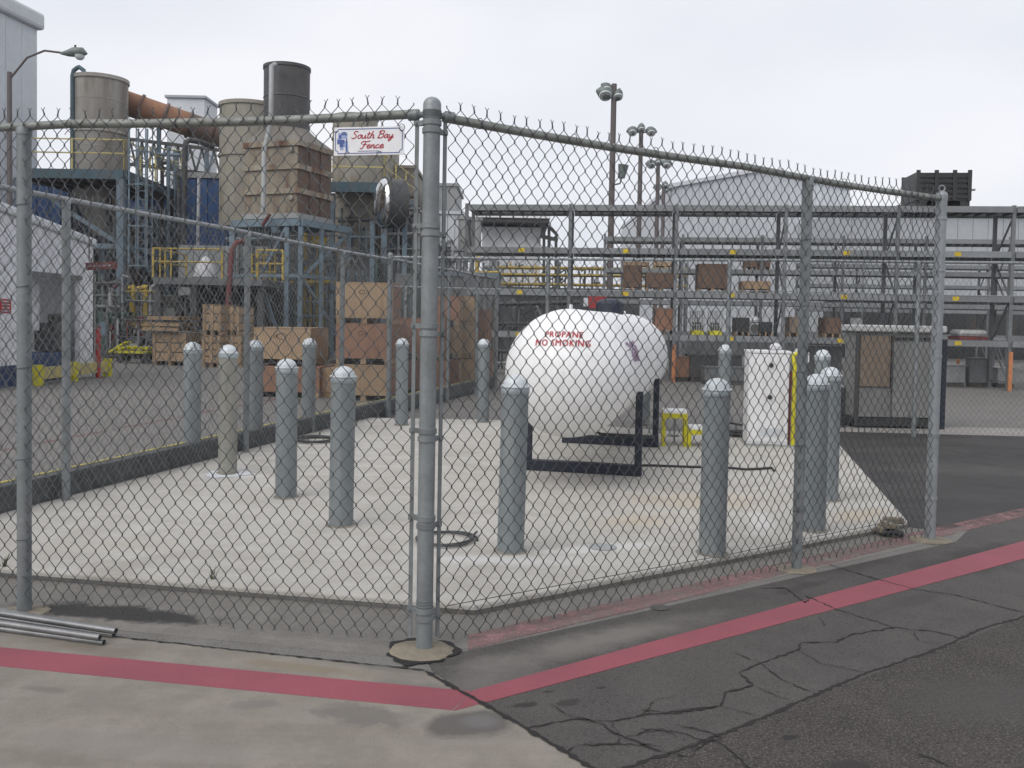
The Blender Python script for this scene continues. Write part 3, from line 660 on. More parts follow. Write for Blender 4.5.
# ------------------------------------------------------------------ bollards
def make_bollard(mat, label, loc):
    t = thing('bollard', label, 'bollard', loc, 'steel pipe bollards around the propane pad')
    MB().lathe([(.084, -.02), (.084, 1.13)], loc, 28).build('pipe', mat, t, smooth=40)
    MB().lathe([(.086, 1.085), (.0885, 1.09), (.0885, 1.128), (.0845, 1.133)], loc, 28).build('collar', 'collar', t, smooth=40)
    gr = MB().lathe([(.0845, .010), (.092, .008), (.101, .004), (.106, .001)], loc, 22, cap=False)
    for v in gr.v: v += Vector((random.uniform(-.006, .006), random.uniform(-.006, .006), 0))
    gr.build('grout_ring', 'grout', t, smooth=60)
    MB().lathe([(.092, 1.128), (.094, 1.134), (.092, 1.141)] + [(r, h) for r, h in dome(.079, 1.141, .072, 7)], loc, 28).build('dome_cap', 'capwhite', t, smooth=30)
    return t
BOL = [((192, 461), 'bollard standing alone left of the tan-stained bollard, farthest left of all', 0), ((227.5, 473), 'tan-stained bollard with a pale ring of mortar at its foot', 1), ((255, 445), 'bollard in front of the left end of the single big plywood crate', 0),
       ((286, 497), 'middle bollard of the front row of three left of the corner post', 0), ((308, 432), 'slim far bollard at the right end of the single big plywood crate', 0), ((341, 525), 'nearest bollard left of the corner post', 0),
       ((401.5, 425), 'far bollard just left of the thick corner post, in front of stacked crates', 0), ((483, 422), 'smallest far bollard left of the white tank, by the rear crates', 0), ((510.5, 551), 'near bollard overlapping the left end of the white tank', 0),
       ((712, 553), 'near bollard between the yellow step and the white cabinet', 0), ((813, 530), 'bollard directly behind the slim middle fence post', 0), ((827.5, 500), 'bollard just behind and right of the one behind the middle fence post', 0),
       ((723, 433), 'far bollard behind the near one, left of the white cabinet', 0), ((799, 440), 'bollard partly hidden right beside the white cabinet', 0), ((820, 452), 'hindmost bollard of the right group behind the middle fence post', 0), ((644, 421), 'far bollard seen under the belly of the white tank', 0)]
pr = {}
for (p, lab, k) in BOL:
    g = G(p[0], p[1], SZ); hs = .912 if g.y < 7.5 else .968
    if k not in pr: pr[k] = make_bollard(['bollard', 'bollard_tan'][k], lab, g)
    else:
        r_ = dup(pr[k], g, lab); r_.scale = (1, 1, hs); r_.rotation_euler = (random.gauss(0, .006), random.gauss(0, .006), random.uniform(0, 6))
for b_ in pr.values(): b_.scale = (1, 1, .968)
mort = G(227.5, 474, SZ)
struct('mortar_ring', ragged_ring((mort.x, mort.y), .08, .2, SZ+.004), M['trimpale'], fix=False)

# ------------------------------------------------------------------ propane tank
TA = Vector((.691, 8.556, 1.050)); TAZ = math.degrees(.236); tx = azv(TAZ); tn = Vector((tx.y, -tx.x, 0)); TR = .553; T1, T2 = -.826, 3.51
tk = thing('propane_tank', 'white horizontal propane tank with red lettering on navy legs', 'propane tank', (TA.x, TA.y, SZ))
prof = [(TR*math.cos(a), T1-TR*math.sin(a)) for a in np.linspace(math.pi/2*.999, 0, 16)] + [(TR, t) for t in np.linspace(T1+.1, T2-.1, 10)] + [(TR*math.cos(a), T2+TR*math.sin(a)) for a in np.linspace(0, math.pi/2*.999, 16)]
MB().lathe(prof, TA, 72, axis=tx).build('tank_shell', 'white', tk, smooth=60)
for t in (T1+.02, T2-.02, (T1+T2)/2+.1):
    MB().lathe([(TR-.002, -.012), (TR+.003, -.006), (TR+.003, .006), (TR-.002, .012)], TA+tx*t, 72, axis=tx).build('weld_seam', 'white', tk, smooth=60)
dm = TA + tx*1.75 + Vector((0, 0, TR))
MB().lathe([(.155, -.04), (.155, .10)] + dome(.155, .101, .06, 5), dm, 28).build('valve_dome', 'navy', tk, smooth=40)
lug = TA + tx*(T1+.02) + Vector((0, 0, TR)); MB().bar(lug-tx*.05, lug+tx*.05, .012, .08).build('lifting_lug', 'white', tk)
lug = TA + tx*(T2-.2) + Vector((0, 0, TR)); MB().bar(lug-tx*.05, lug+tx*.05, .012, .08).build('lifting_lug', 'white', tk)
for t in (.0, 2.05):
    c = TA + tx*t; hw = .53; q = .066
    for sg in (-1, 1):
        a = c + tn*sg*hw; MB().bar((a.x, a.y, SZ+.10), (a.x, a.y, TA.z-.20), q, q, up=tx).build('leg', 'navy', tk, bevel=.004)
    a, b = c - tn*(hw+.035), c + tn*(hw+.035)
    MB().bar((a.x, a.y, SZ+.052), (b.x, b.y, SZ+.052), .10, .098).build('cross_rail', 'navy', tk, bevel=.004)
pv = TA + tx*.9 - UP*(TR-.01)
MB().tube([pv, pv-UP*.16, pv-UP*.19+tn*.05, pv-UP*.19+tn*.6], .018, 8).build('drain_pipe', 'dgrey', tk, smooth=50)
def tank_hit(p, d):
    """first point where the line p + t d meets the tank"""
    best = None
    for st in range(0, 900):
        q = p + d*(st*.005); rel = q-TA; t = rel.dot(tx); tt = min(max(t, T1), T2); e = (rel - tx*tt).length
        if e <= TR+.0005:
            for _ in range(30):
                q = q - d*.0003; rel = q-TA; tt = min(max(rel.dot(tx), T1), T2)
                if (rel - tx*tt).length >= TR: break
            return q, (rel - tx*tt).normalized()
    return None, None
def tank_text(lines, centre_px, width, parent, mat, name, lean=0.0):
    d0 = ray(*centre_px).normalized(); p, nr = tank_hit(EYEV + d0*6, d0)
    ex = UP.cross(nr).normalized(); ey = nr.cross(ex).normalized()
    for li, (s, wd, dy, dx) in enumerate(lines):
        cu = bpy.data.curves.new('lettering', 'FONT'); cu.body = s; cu.align_x = 'CENTER'; cu.size = 1; cu.offset = 0; cu.resolution_u = 2; cu.space_character = 1.12
        ob = bpy.data.objects.new('lettering', cu); C.objects.link(ob); bpy.context.view_layer.update()
        me = bpy.data.meshes.new_from_object(ob.evaluated_get(bpy.context.evaluated_depsgraph_get())); bpy.data.objects.remove(ob)
        bm = bmesh.new(); bm.from_mesh(me); bmesh.ops.triangulate(bm, faces=bm.faces); bmesh.ops.subdivide_edges(bm, edges=bm.edges, cuts=4, use_grid_fill=True)
        xs = [v.co.x for v in bm.verts]; k = wd/(max(xs)-min(xs)); mb = MB()
        for v in bm.verts:
            xx = v.co.x*k+dx; q = p + ex*xx + ey*(v.co.y*k*1.3+dy+.50*xx*xx) + nr*.5
            h, hn = tank_hit(q, -nr); mb.v.append(h+hn*.0045 if h else q)
        for f in bm.faces: mb.f.append(tuple(v.index for v in f.verts))
        n0 = len(mb.v); sh = ex*.0035 + nr*.0004
        mb.v += [v + sh for v in mb.v]; mb.f += [tuple(i+n0 for i in f) for f in mb.f]     # second pass of the brush: bolder strokes
        bm.free(); mb.build(name, mat, parent, fix=False)
tank_text([('PROPANE', .305, .016, .0), ('NO SMOKING', .445, -.066, -.005)], (563, 339), .4, tk, 'redtext', 'lettering')
# faded purple decal on the right flank, and a small pink warning
def tank_patch(px, py, blobs, mat, name, label=None):
    d0 = ray(px, py).normalized(); p, nr = tank_hit(EYEV + d0*6, d0); ex = UP.cross(nr).normalized(); ey = nr.cross(ex).normalized(); mb = MB()
    for (bx, by, bw, bh) in blobs:
        n = len(mb.v)
        for sx, sy in ((-1, -1), (1, -1), (1, 1), (-1, 1)):
            h, hn = tank_hit(p + ex*(bx+sx*bw/2) + ey*(by+sy*bh/2) + nr*.5, -nr); mb.v.append(h+hn*.004)
        mb.f.append((n, n+1, n+2, n+3))
    o = mb.build(name, mat, tk, fix=False)
    if label: o['label'] = label
rr = random.Random(3)
tank_patch(634, 351, [(rr.uniform(-.30, .30), rr.uniform(-.085, .085), rr.uniform(.04, .15), rr.uniform(.012, .03)) for _ in range(60)], 'purple', 'worn_decal')
tank_patch(643, 331, [(-.05+i*.022, .03-i*.004, .012, .012) for i in range(6)] + [(-.03+i*.022, -.005-i*.004, .012, .01) for i in range(5)], pm('pink_print', (.6, .32, .34), (.55, .30, .32), 5, .5), 'warning_print')

# ------------------------------------------------------------------ the rest on the pad
# yellow step
g = G(676, 445, SZ); st = thing('step_stand', 'yellow two-step metal stand with white treads beside the tank', 'step stool', g)
ex = azv(98); ey = azv(8)
def step_frame(o, w, dpt, h, tname):
    for a, b in ((0, 0), (1, 0), (1, 1), (0, 1)):
        p = o + ex*(a*w) + ey*(b*dpt); MB().bar(p, p+UP*h, .038, .038, up=ex).build('leg', 'yellow', st)
    for a, b, c, d in ((0, 0, 1, 0), (0, 1, 1, 1), (0, 0, 0, 1), (1, 0, 1, 1)):
        MB().bar(o+ex*a*w+ey*b*dpt+UP*(h-.028), o+ex*c*w+ey*d*dpt+UP*(h-.028), .036, .055).build('rail', 'yellow', st)
    mb = MB(); p = o - ex*.01 - ey*.01 + UP*(h+.002)
    mb.quad_box([p, p+ex*(w+.02), p+ex*(w+.02)+ey*(dpt+.02), p+ey*(dpt+.02)] + [q+UP*.03 for q in (p, p+ex*(w+.02), p+ex*(w+.02)+ey*(dpt+.02), p+ey*(dpt+.02))]); mb.build('tread', 'cabwhite', st)
o0 = G(663.5, 446, SZ); step_frame(o0, .25, .34, .385, 't'); step_frame(o0 + ex*.30 + ey*.03, .42, .3, .20, 't')
MB().tube([o0+ex*.06+ey*.2+UP*.1, o0+ex*.19+ey*.2+UP*.1], .012, 8).build('brace', 'lgrey', st)
MB().tube([o0+ex*.13+ey*.2+UP*.0, o0+ex*.13+ey*.2+UP*.33], .012, 8).build('brace', 'lgrey', st)
# white cabinet
cg = G(767, 446, SZ); ca = thing('dispenser_cabinet', 'tall white metal cabinet with two black knobs and louvres at the bottom', 'cabinet', cg)
ex = azv(97); ey = azv(7); W_, H_, Dp = .47, 1.125, .40
def cbx(x0, x1, y0, y1, z0, z1): 
    mb = MB(); p = lambda x, y, z: cg + ex*x + ey*y + UP*z
    return mb.quad_box([p(x0, y0, z0), p(x1, y0, z0), p(x1, y1, z0), p(x0, y1, z0), p(x0, y0, z1), p(x1, y0, z1), p(x1, y1, z1), p(x0, y1, z1)])
cbx(-W_/2, W_/2, 0, Dp, .02, H_-.02).build('body', 'cabwhite', ca, bevel=.006)
cbx(-W_/2-.008, W_/2+.008, -.012, Dp+.01, H_-.018, H_+.012).build('top_cover', 'cabwhite', ca, bevel=.004)
cbx(-W_/2+.012, W_/2-.012, -.010, -.001, .05, H_-.04).build('door', 'cabwhite', ca, bevel=.003)
for kx, kz in ((.02, .965), (.015, .585)): MB().lathe([(.028, 0), (.028, .012), (.02, .026), (.001, .027)], cg+ex*kx-ey*.011+UP*kz, 14, axis=-ey).build('knob', 'black', ca, smooth=40)
for i in range(4): cbx(-.10+.0, .19, -.019, -.0105, .125+i*.026, .137+i*.026).build('louvre', 'trimpale', ca)
cbx(-W_/2-.02, W_/2+.3, -.03, Dp+.1, -.005, .018).build('base_plate', 'lgrey', ca)
MB().lathe([(.05, 0), (.07, .02), (.07, .05), (.03, .085), (.001, .09)], cg+ex*.1+ey*.2+UP*(H_+.013), 14).build('vent_cap', 'tarp', ca, smooth=40)
hz = cg + ex*.30
MB().tube([hz+UP*.02+ey*.02, hz+UP*.5+ey*.02, hz+UP*.95+ey*.02, hz+ex*-.02+UP*1.08+ey*.05, hz+ex*.06+UP*1.13+ey*.08, hz+ex*.14+UP*1.12+ey*.1], .026, 10).build('hose', 'yellow', ca, smooth=60)
MB().bar(hz-ex*.045+UP*.0+ey*.05, hz-ex*.045+UP*.9+ey*.05, .03, .03, up=ex).build('pipe_stand', 'darkred', ca)
cbx(.29, .48, .1, .3, 1.0, 1.12).build('meter_box', 'cabwhite', ca, bevel=.01)
# hoses and cables
def hose(label, pts, r, mat='black', name='cable', cat='cable', closed=False, z=SZ):
    o = MB().tube([Vector((p.x, p.y, z+r*.9+.002+dz)) for p, dz in pts], r, 7, closed=closed).build(name, mat, smooth=60); tag(o, label, cat); return o
def coil(cx, cy, rx, ry, turns, seed, px=True):
    g = G(cx, cy, SZ); rd = random.Random(seed); out = []
    for i in range(int(turns*18)):
        t = i/18*2*math.pi; k = 1 + .12*math.sin(t*.31+seed)
        out.append((g + Vector((rx*k*math.cos(t)+.02*math.sin(t*.5), ry*k*math.sin(t), 0)), .006*(i/18)+.004*math.sin(t*1.7)**2))
    return out
c = coil(445, 541, .19, .2, 2.2, 2); c[-1] = (c[-1][0]+Vector((.05, .05, 0)), c[-1][1])
hose('dark cable coil lying on the pad behind the corner post', c, .008, 'dgrey')
hose('loop of thin dark hose on the pad between two bollards on the left', coil(317, 441, .2, .24, 2.2, 5), .014, 'dgrey', 'hose', 'hose')
hose('long black cable across the pad behind the near right bollard', [(G(x, y, SZ), 0) for x, y in ((622, 467), (650, 466.5), (690, 468), (725, 468.5), (745, 470.5), (760, 470), (772, 469), (774, 472))], .012)
hose('heap of black hose coiled on the ground left of the white cabinet', coil(739, 436, .16, .2, 3.2, 8), .022, 'black', 'hose', 'hose')
hose('thin black hose running from the cabinet towards the yellow step', [(G(x, y, SZ), .0) for x, y in ((747, 427), (730, 424), (715, 428), (700, 432), (690, 430))], .014, 'black', 'hose', 'hose')
g = G(603, 547.5, SZ); o = MB().lathe([(.088, 0), (.088, .006), (.078, .009), (.074, .005), (.001, .005)], (g.x, g.y, SZ+.001), 28).build('cover_plate', 'lgrey', smooth=30); tag(o, 'round metal cover plate set in the pad between the two near bollards', 'cover plate')
g = G(884, 534, .006); rb = MB(); 
for i in range(5):
    a = random.uniform(0, 180); rb.box(-.07, .07, -.03, .03, 0, .04, a, (g.x+random.uniform(-.07, .07), g.y+random.uniform(-.05, .05), .008+.02*i))
o = rb.build('rubble_pile', 'tan', bevel=.008); tag(o, 'small heap of broken rubble at the tip of the pad by the right end post', 'rubble')
g = G(895, 538, .0); o = MB().tube([(g.x-.08, g.y+.02, .03), (g.x-.02, g.y, .045), (g.x+.05, g.y-.01, .03)], .022, 8).build('hose_end', 'black', smooth=60); tag(o, 'short black hose end lying on the ground by the rubble heap', 'hose')
# manhole-like puck in the stripe strip
g = G(660, 607, .006); o = MB().lathe([(.05, 0), (.05, .001), (.035, .002), (.001, .002)], (g.x, g.y, .0035), 18).build('survey_disc', 'dgrey', smooth=30); tag(o, 'small dark metal disc in the ground on the faded red stripe', 'ground disc')
# weed at the pad edge
def weed(px, py, label, n=10, h=.12, seed=1):
    g = G(px, py, .006); rd = random.Random(seed); mb = MB()
    for i in range(n):
        a = rd.uniform(0, 6.28); l = rd.uniform(.4, 1)*h; t = Vector((math.cos(a), math.sin(a), 0)); sp = rd.uniform(.1, .5)*l
        p0, p1, p2 = g, g+t*sp*.4+UP*l*.6, g+t*sp+UP*l; s_ = Vector((-t.y, t.x, 0))*.004; k = len(mb.v)
        mb.v += [p0-s_, p0+s_, p1+s_, p1-s_, p2]; mb.f += [(k, k+1, k+2, k+3), (k+3, k+2, k+4)]
    o = mb.build('weed', 'weed', fix=False); tag(o, label, 'weed'); return o
weed(213, 588, 'thin weed growing at the front edge of the pad left of the corner post', 12, .14, 2)
weed(4, 575, 'weed tuft at the pad edge on the far left behind the leftmost post', 12, .16, 4)
# bundle of pipes in the left foreground
for i, (pa, pb, zz, lab) in enumerate((((0, 613), (116, 631), .041, 'uppermost thin steel pipe of the bundle lying at the lower left'), ((0, 618), (114, 635), .0145, 'longest thin steel pipe on the ground in the lower left bundle'), ((0, 628.5), (104, 642.5), .0145, 'nearest thin steel pipe of the bundle at the lower left'), ((0, 610.5), (97, 628), .0145, 'hindmost thin steel pipe of the lower left bundle, against the fence'), ((0, 623), (100, 637.5), .041, 'upper thin steel pipe resting between the nearest two of the lower left bundle'))):
    b = G(pb[0], pb[1], zz); a = G(pa[0], pa[1], zz); d = (a-b).normalized()
    t = thing('steel_pipe', lab, 'pipe', b, 'galvanised pipes lying in the foreground')
    pts = [b + d*x for x in np.linspace(0, 3.2, 5)]
    MB().tube(pts, .0138, 12, cap=False).build('tube_wall', 'pipegalv', t, smooth=60)
    MB().lathe([(.0138, 0), (.0115, 0), (.0115, .15), (.001, .15)], b, 12, axis=d, cap=False).build('pipe_mouth', 'mgrey', t, smooth=60)

# ------------------------------------------------------------------ sign on the fence
def on_left(px, py): return plane_hit(px, py, P0 + nL*.034, R_(AZ_L))
s0, s1, s2, s3 = on_left(334, 156), on_left(404, 155.5), on_left(404, 127), on_left(334, 127.5)
SWd = (s1-s0).length; SHt = ((s3-s0).length + (s2-s1).length)/2; SO = s0
exs = -dL; 
sg = thing('fence_sign', 'white fence-maker sign in red script "South Bay Fence" wired to the near fence', 'sign', SO)
def sp(x, y, off): return SO + exs*(x*SWd) + UP*(y*SHt) + nL*off
def srect(mb, x0, x1, y0, y1, off, t=.0008):
    p = [sp(x0, y0, off), sp(x1, y0, off), sp(x1, y1, off), sp(x0, y1, off)]; return mb.quad_box([q for q in p] + [q+nL*t for q in p])
srect(MB(), 0, 1, 0, 1, 0, .003).build('sign_plate', 'signwhite', sg, bevel=.001)
AR = SWd/SHt
def stroke(mb, pts, wd, off=.0042, smooth=True):
    """pen stroke in sign coordinates measured in sign heights"""
    P = [Vector((x, y)) for x, y in pts]
    if smooth and len(P) > 2:
        Q = [P[0]*2-P[1]] + P + [P[-1]*2-P[-2]]; out = []
        for i in range(1, len(Q)-2):
            for t in (0, .25, .5, .75):
                a, b, c, d = Q[i-1:i+3]; out.append(.5*((2*b)+(c-a)*t+(2*a-5*b+4*c-d)*t*t+(3*b-a-3*c+d)*t**3))
        out.append(P[-1]); P = out
    n0 = len(mb.v)
    for i, p in enumerate(P):
        d = P[min(i+1, len(P)-1)]-P[max(i-1, 0)]
        d = d.normalized() if d.length > 1e-6 else Vector((1, 0)); n = Vector((-d.y, d.x))
        for sgn in (1, -1):
            q = p + n*sgn*wd/2; mb.v.append(sp(q.x/AR, q.y, off))
    for i in range(len(P)-1): mb.f.append((n0+2*i, n0+2*i+1, n0+2*i+3, n0+2*i+2))
LT = {'S': (.62, [[(.58, .85), (.42, 1.0), (.22, .95), (.14, .78), (.26, .6), (.42, .45), (.45, .2), (.3, .02), (.1, .0), (-.02, .14)]]),
 'o': (.44, [[(.3, .5), (.1, .45), (.02, .2), (.12, .02), (.3, .05), (.36, .28), (.28, .5), (.46, .42)]]),
 'u': (.5, [[(.02, .48), (.03, .15), (.12, .0), (.28, .1), (.37, .48)], [(.37, .48), (.35, .1), (.42, .0), (.52, .12)]]),
 't': (.36, [[(.2, .9), (.12, .3), (.14, .05), (.24, 0), (.38, .12)], [(.0, .6), (.38, .63)]]),
 'h': (.5, [[(.22, 1.0), (.1, .5), (.03, 0)], [(.04, .1), (.14, .42), (.28, .5), (.35, .38), (.31, .1), (.38, 0), (.5, .1)]]),
 'B': (.66, [[(.2, .98), (.1, .5), (.06, .0)], [(.0, .82), (.2, 1.0), (.5, .98), (.56, .78), (.4, .58), (.2, .55)], [(.2, .55), (.46, .52), (.56, .28), (.4, .04), (.1, 0), (-.05, .08)]]),
 'a': (.48, [[(.34, .42), (.2, .5), (.05, .35), (.02, .12), (.12, 0), (.26, .12), (.37, .48)], [(.37, .48), (.33, .1), (.4, 0), (.5, .1)]]),
 'y': (.5, [[(.02, .48), (.04, .2), (.14, .08), (.28, .2), (.38, .48)], [(.38, .48), (.3, -.1), (.16, -.4), (.02, -.35), (.1, -.15), (.5, .12)]]),
 'F': (.56, [[(.34, .95), (.24, .4), (.14, .02), (0, -.06), (-.12, .06)], [(-.1, .62), (-.05, .85), (.12, .97), (.4, .92), (.78, 1.02)], [(.08, .48), (.3, .54), (.52, .5)]]),
 'e': (.42, [[(.04, .22), (.3, .3), (.3, .46), (.16, .5), (.04, .32), (.06, .06), (.2, 0), (.44, .14)]]),
 'n': (.48, [[(.0, .46), (.07, .42), (.03, 0)], [(.04, .15), (.15, .42), (.27, .48), (.33, .35), (.29, .08), (.36, 0), (.48, .12)]]),
 'c': (.42, [[(.32, .42), (.2, .5), (.05, .35), (.03, .12), (.14, 0), (.42, .14)]]), ' ': (.34, [])}
def script(text, x0, y0, h, width, wd):
    tot = sum(LT[c][0] for c in text); k = width/(tot*h); x = x0
    for ch in text:
        adv, sts = LT[ch]; mb = MB()
        for s_ in sts: stroke(mb, [(x + (px_*h*k + py_*h*.28), y0 + py_*h) for px_, py_ in s_], wd)
        x += adv*h*k
        if sts: mb.build('letter', 'redtext', sg, fix=False)
script('South Bay', .66, .595, .25, 1.56, .034)
script('Fence', 1.02, .245, .25, .84, .034)
bd = MB()
i0, i1, j0, j1, nt_c = .06*1.0, AR-.06, .075, .925, .10
oc = [(i0+nt_c, j0), (i1-nt_c, j0), (i1-nt_c, j0+nt_c*.55), (i1-nt_c*.45, j0+nt_c), (i1, j0+nt_c*1.1), (i1, j1-nt_c*1.1), (i1-nt_c*.45, j1-nt_c), (i1-nt_c, j1-nt_c*.55), (i1-nt_c, j1), (i0+nt_c, j1), (i0+nt_c, j1-nt_c*.55), (i0+nt_c*.45, j1-nt_c), (i0, j1-nt_c*1.1), (i0, j0+nt_c*1.1), (i0+nt_c*.45, j0+nt_c), (i0+nt_c, j0+nt_c*.55), (i0+nt_c, j0)]
for a, b in zip(oc[:-1], oc[1:]): stroke(bd, [a, b], .028, .0040, False)
bd.build('border_line', 'signblue', sg, fix=False)
em = MB(); ed = MB()
rd = random.Random(11)
for (x0, x1, y0, y1) in ((.16, .5, .60, .80), (.12, .30, .40, .60), (.34, .52, .30, .52), (.44, .54, .14, .34), (.24, .36, .2, .3)): srect(em, x0/AR, x1/AR, y0, y1, .0032)
for (x0, x1, y0, y1) in ((.14, .40, .42, .56), (.22, .36, .30, .42), (.26, .5, .72, .76), (.20, .28, .60, .72), (.46, .5, .18, .6), (.3, .46, .78, .83)): srect(ed, x0/AR, x1/AR, y0, y1, .0042)
em.build('emblem', 'signpale', sg, fix=False); ed.build('emblem_detail', 'signblue', sg, fix=False)
fp = MB()
for i in range(14): srect(fp, (.92+i*.055)/AR, (.92+i*.055+.035)/AR, .135, .16, .0042)
fp.build('fine_print', 'signblue', sg, fix=False)
for x, y in ((.02, .95), (.97, .95), (.2, .02), (.66, .02)):
    MB().tube([sp(x, y, -.012) + exs*(.012*math.cos(a)) + UP*(.014*math.sin(a)) + nL*(.01+.012*math.sin(a*.5)) for a in np.linspace(0, 6.2, 12)], .0016, 5).build('wire_tie', 'wire', sg, smooth=60)

# ================================================================== BACKGROUND
def W(px, py, y): return D(px, py, y)
def gl(px, y, py=330): p = D(px, py, y); return Vector((p.x, p.y, 0))
def zat(py, y, px=512): return D(px, py, y).z
def block(label, p0, p1, yt, y, depth, mat, name='plant_building', cat='building', cap=None, panels=4):
    x0, x1 = W(p0, 250, y).x, W(p1, 250, y).x; z1 = zat(yt, y, p0); t = thing(name, label, cat, ((x0+x1)/2, y, 0))
    n = panels
    for i in range(n): a = x0+(x1-x0)*i/n; MB().box(a, a+(x1-x0)/n-.02, y, y+.1, 0, z1).build('wall_panel', mat, t)
    MB().box(x0+.005, x1-.03, y+.102, y+depth, 0, z1-.02).build('body', mat, t)
    MB().box(x0-.08, x1+.08, y-.08, y+depth+.08, z1, z1+.15).build('roof', cap or mat, t); return t
# ------------------------------------------------------------------ crates
def crate(label, x0, x1, ybot, d0, depth, h, mat, group=None, az=0, z=0.0, name='wooden_crate', runners=True, stencil=0, sides=None, battens=0):
    """panelled crate standing with its front face at distance d0; x0,x1 world"""
    t = thing(name, label, 'crate', ((x0+x1)/2, d0, z), group)
    o = Vector(((x0+x1)/2, d0, z)); hw = (x1-x0)/2
    def bx(a, b, c, d, e, f): return MB().box(a, b, c, d, e, f, az, o)
    rz = .10 if runners else .0
    smat = sides or mat
    bx(-hw+.012, hw-.012, .012, depth-.012, rz, h-.012).build('core', 'dgrey', t)
    bx(-hw, hw, 0, .014, rz, h).build('front_panel', mat, t)
    bx(hw-.014, hw, .0145, depth, rz, h-.001).build('side_panel', smat, t); bx(-hw, -hw+.014, .0145, depth, rz, h-.001).build('side_panel', smat, t)
    bx(-hw-.004, hw+.004, -.004, depth+.004, h+.0005, h+.018).build('lid', mat, t)
    if runners:
        for k in (-1, 0, 1): bx(k*(hw-.06)-.05, k*(hw-.06)+.05, .01, depth-.01, .0, rz-.002).build('runner', 'wood', t)
    for k in range(battens):
        xx = -hw + (k+.5)*2*hw/battens; bx(xx-.045, xx+.045, -.02, -.0005, rz+.01, h-.01).build('batten', 'wood', t)
    if stencil:
        rd = random.Random(int(x0*100)); sm = MB()
        cx, cz = hw*.2*stencil, rz+(h-rz)*.75
        for q in range(2):
            r0 = rd.uniform(.035, .06); a1 = rd.uniform(2.5, 5.6); cx += rd.uniform(-.15, .15); pts = [Vector((cx+r0*1.5*math.cos(a), -.004, cz+r0*math.sin(a))) for a in np.linspace(.3, a1, 12)]
            if q == 0: pts2 = [o+Matrix.Rotation(-R_(az), 3, 'Z') @ p for p in pts]; sm.tube(pts2, .0045, 4)
        for q in range(3): 
            a = o + Matrix.Rotation(-R_(az), 3, 'Z') @ Vector((cx-.05+q*.04, -.004, cz-.03)); sm.bar(a, a+UP*rd.uniform(.03, .07), .009, .006)
        sm.build('stencil_mark', 'stencil', t)
    return t
GC = 'plywood crates stacked behind the side fence'
# stack A
ya = 16.1; xa0, xa1 = W(335, 350, ya).x, W(392, 350, ya).x
zA = [.0, zat(368, ya), zat(327.5, ya), zat(286, ya)]
crate('bottom plywood crate of the three-high stack just left of the corner post', xa0, xa1, 0, ya, 1.5, zA[1]-.01, 'ply', GC, 4, 0, sides='plyred')
crate('middle crate with red-brown front in the three-high stack left of the corner post', xa0, xa1-.02, 0, ya+.02, 1.5, zA[2]-zA[1]-.02, 'plyred', GC, 4, zA[1]+.02, stencil=1, sides='plyred')
crate('top plywood crate with black stencil mark on the three-high stack left of the corner post', xa0, xa1+.01, 0, ya-.01, .75, zA[3]-zA[2]-.02, 'ply', GC, 4, zA[2]+.02, stencil=1, sides='plyred')
xs = W(394, 350, ya+1.7).x
crate('red-brown crate behind the three-high stack, lower of two beside the corner post', xs+.02, xs+1.05, 0, ya+1.6, 1.3, zA[1]+.02, 'plyred', GC, 4, 0)
crate('red-brown crate behind the three-high stack, upper of two beside the corner post', xs+.04, xs+1.0, 0, ya+1.62, 1.2, .80, 'plyred', GC, 4, zA[1]+.05, stencil=1)
# stack B / C right of the corner post
yb = 18.4
def px_crate(label, p0, p1, yt, ybm, y, depth, mat, **k):
    z0 = max(0, zat(ybm, y, p0)); z1 = zat(yt, y, p0); a = W(p0, (yt+ybm)/2, y).x; b = W(p1, (yt+ybm)/2, y).x
    return crate(label, a, b, 0, y, depth, z1-z0-.02, mat, k.pop('group', GC), k.pop('az', 4), z0, **k)
px_crate('bottom crate of the column right behind the corner post', 424, 459, 359, 394, yb, .9, 'plyred', sides='ply')
px_crate('middle crate of the column right behind the corner post', 424, 459, 326, 358, yb, .9, 'ply', sides='ply')
px_crate('top red-brown stencilled crate of the column right behind the corner post', 424, 460, 295, 325, yb, .9, 'plyred', sides='ply', stencil=1)
px_crate('bottom plywood crate of the pale column behind a fence post, right of the corner post', 460.5, 474, 359, 391, yb+.55, .8, 'ply')
px_crate('middle plywood crate of the pale column behind a fence post, right of the corner post', 460.5, 474, 326, 358, yb+.55, .8, 'ply')
px_crate('top plywood crate of the pale column behind a fence post, right of the corner post', 460.5, 474, 296, 325, yb+.55, .8, 'ply')
px_crate('lower red-brown crate at the right end of the stacked crates', 475, 489, 350, 388, yb+1.2, .9, 'plyred')
px_crate('upper red-brown crate at the right end of the stacked crates', 475, 488, 309, 349, yb+1.2, .9, 'plyred')
# big single crate behind the bollards
px_crate('big single plywood crate behind the left bollards, on a red-brown base crate', 253, 311, 327, 364, 16.6, 1.2, 'ply', stencil=1)
px_crate('wide red-brown crate under the big plywood crate behind the left bollards', 253, 320, 366, 401, 16.5, 1.3, 'plyred')
px_crate('low plywood crate on the ground between the far bollards', 316, 334, 368, 402, 16.6, 1.0, 'ply')
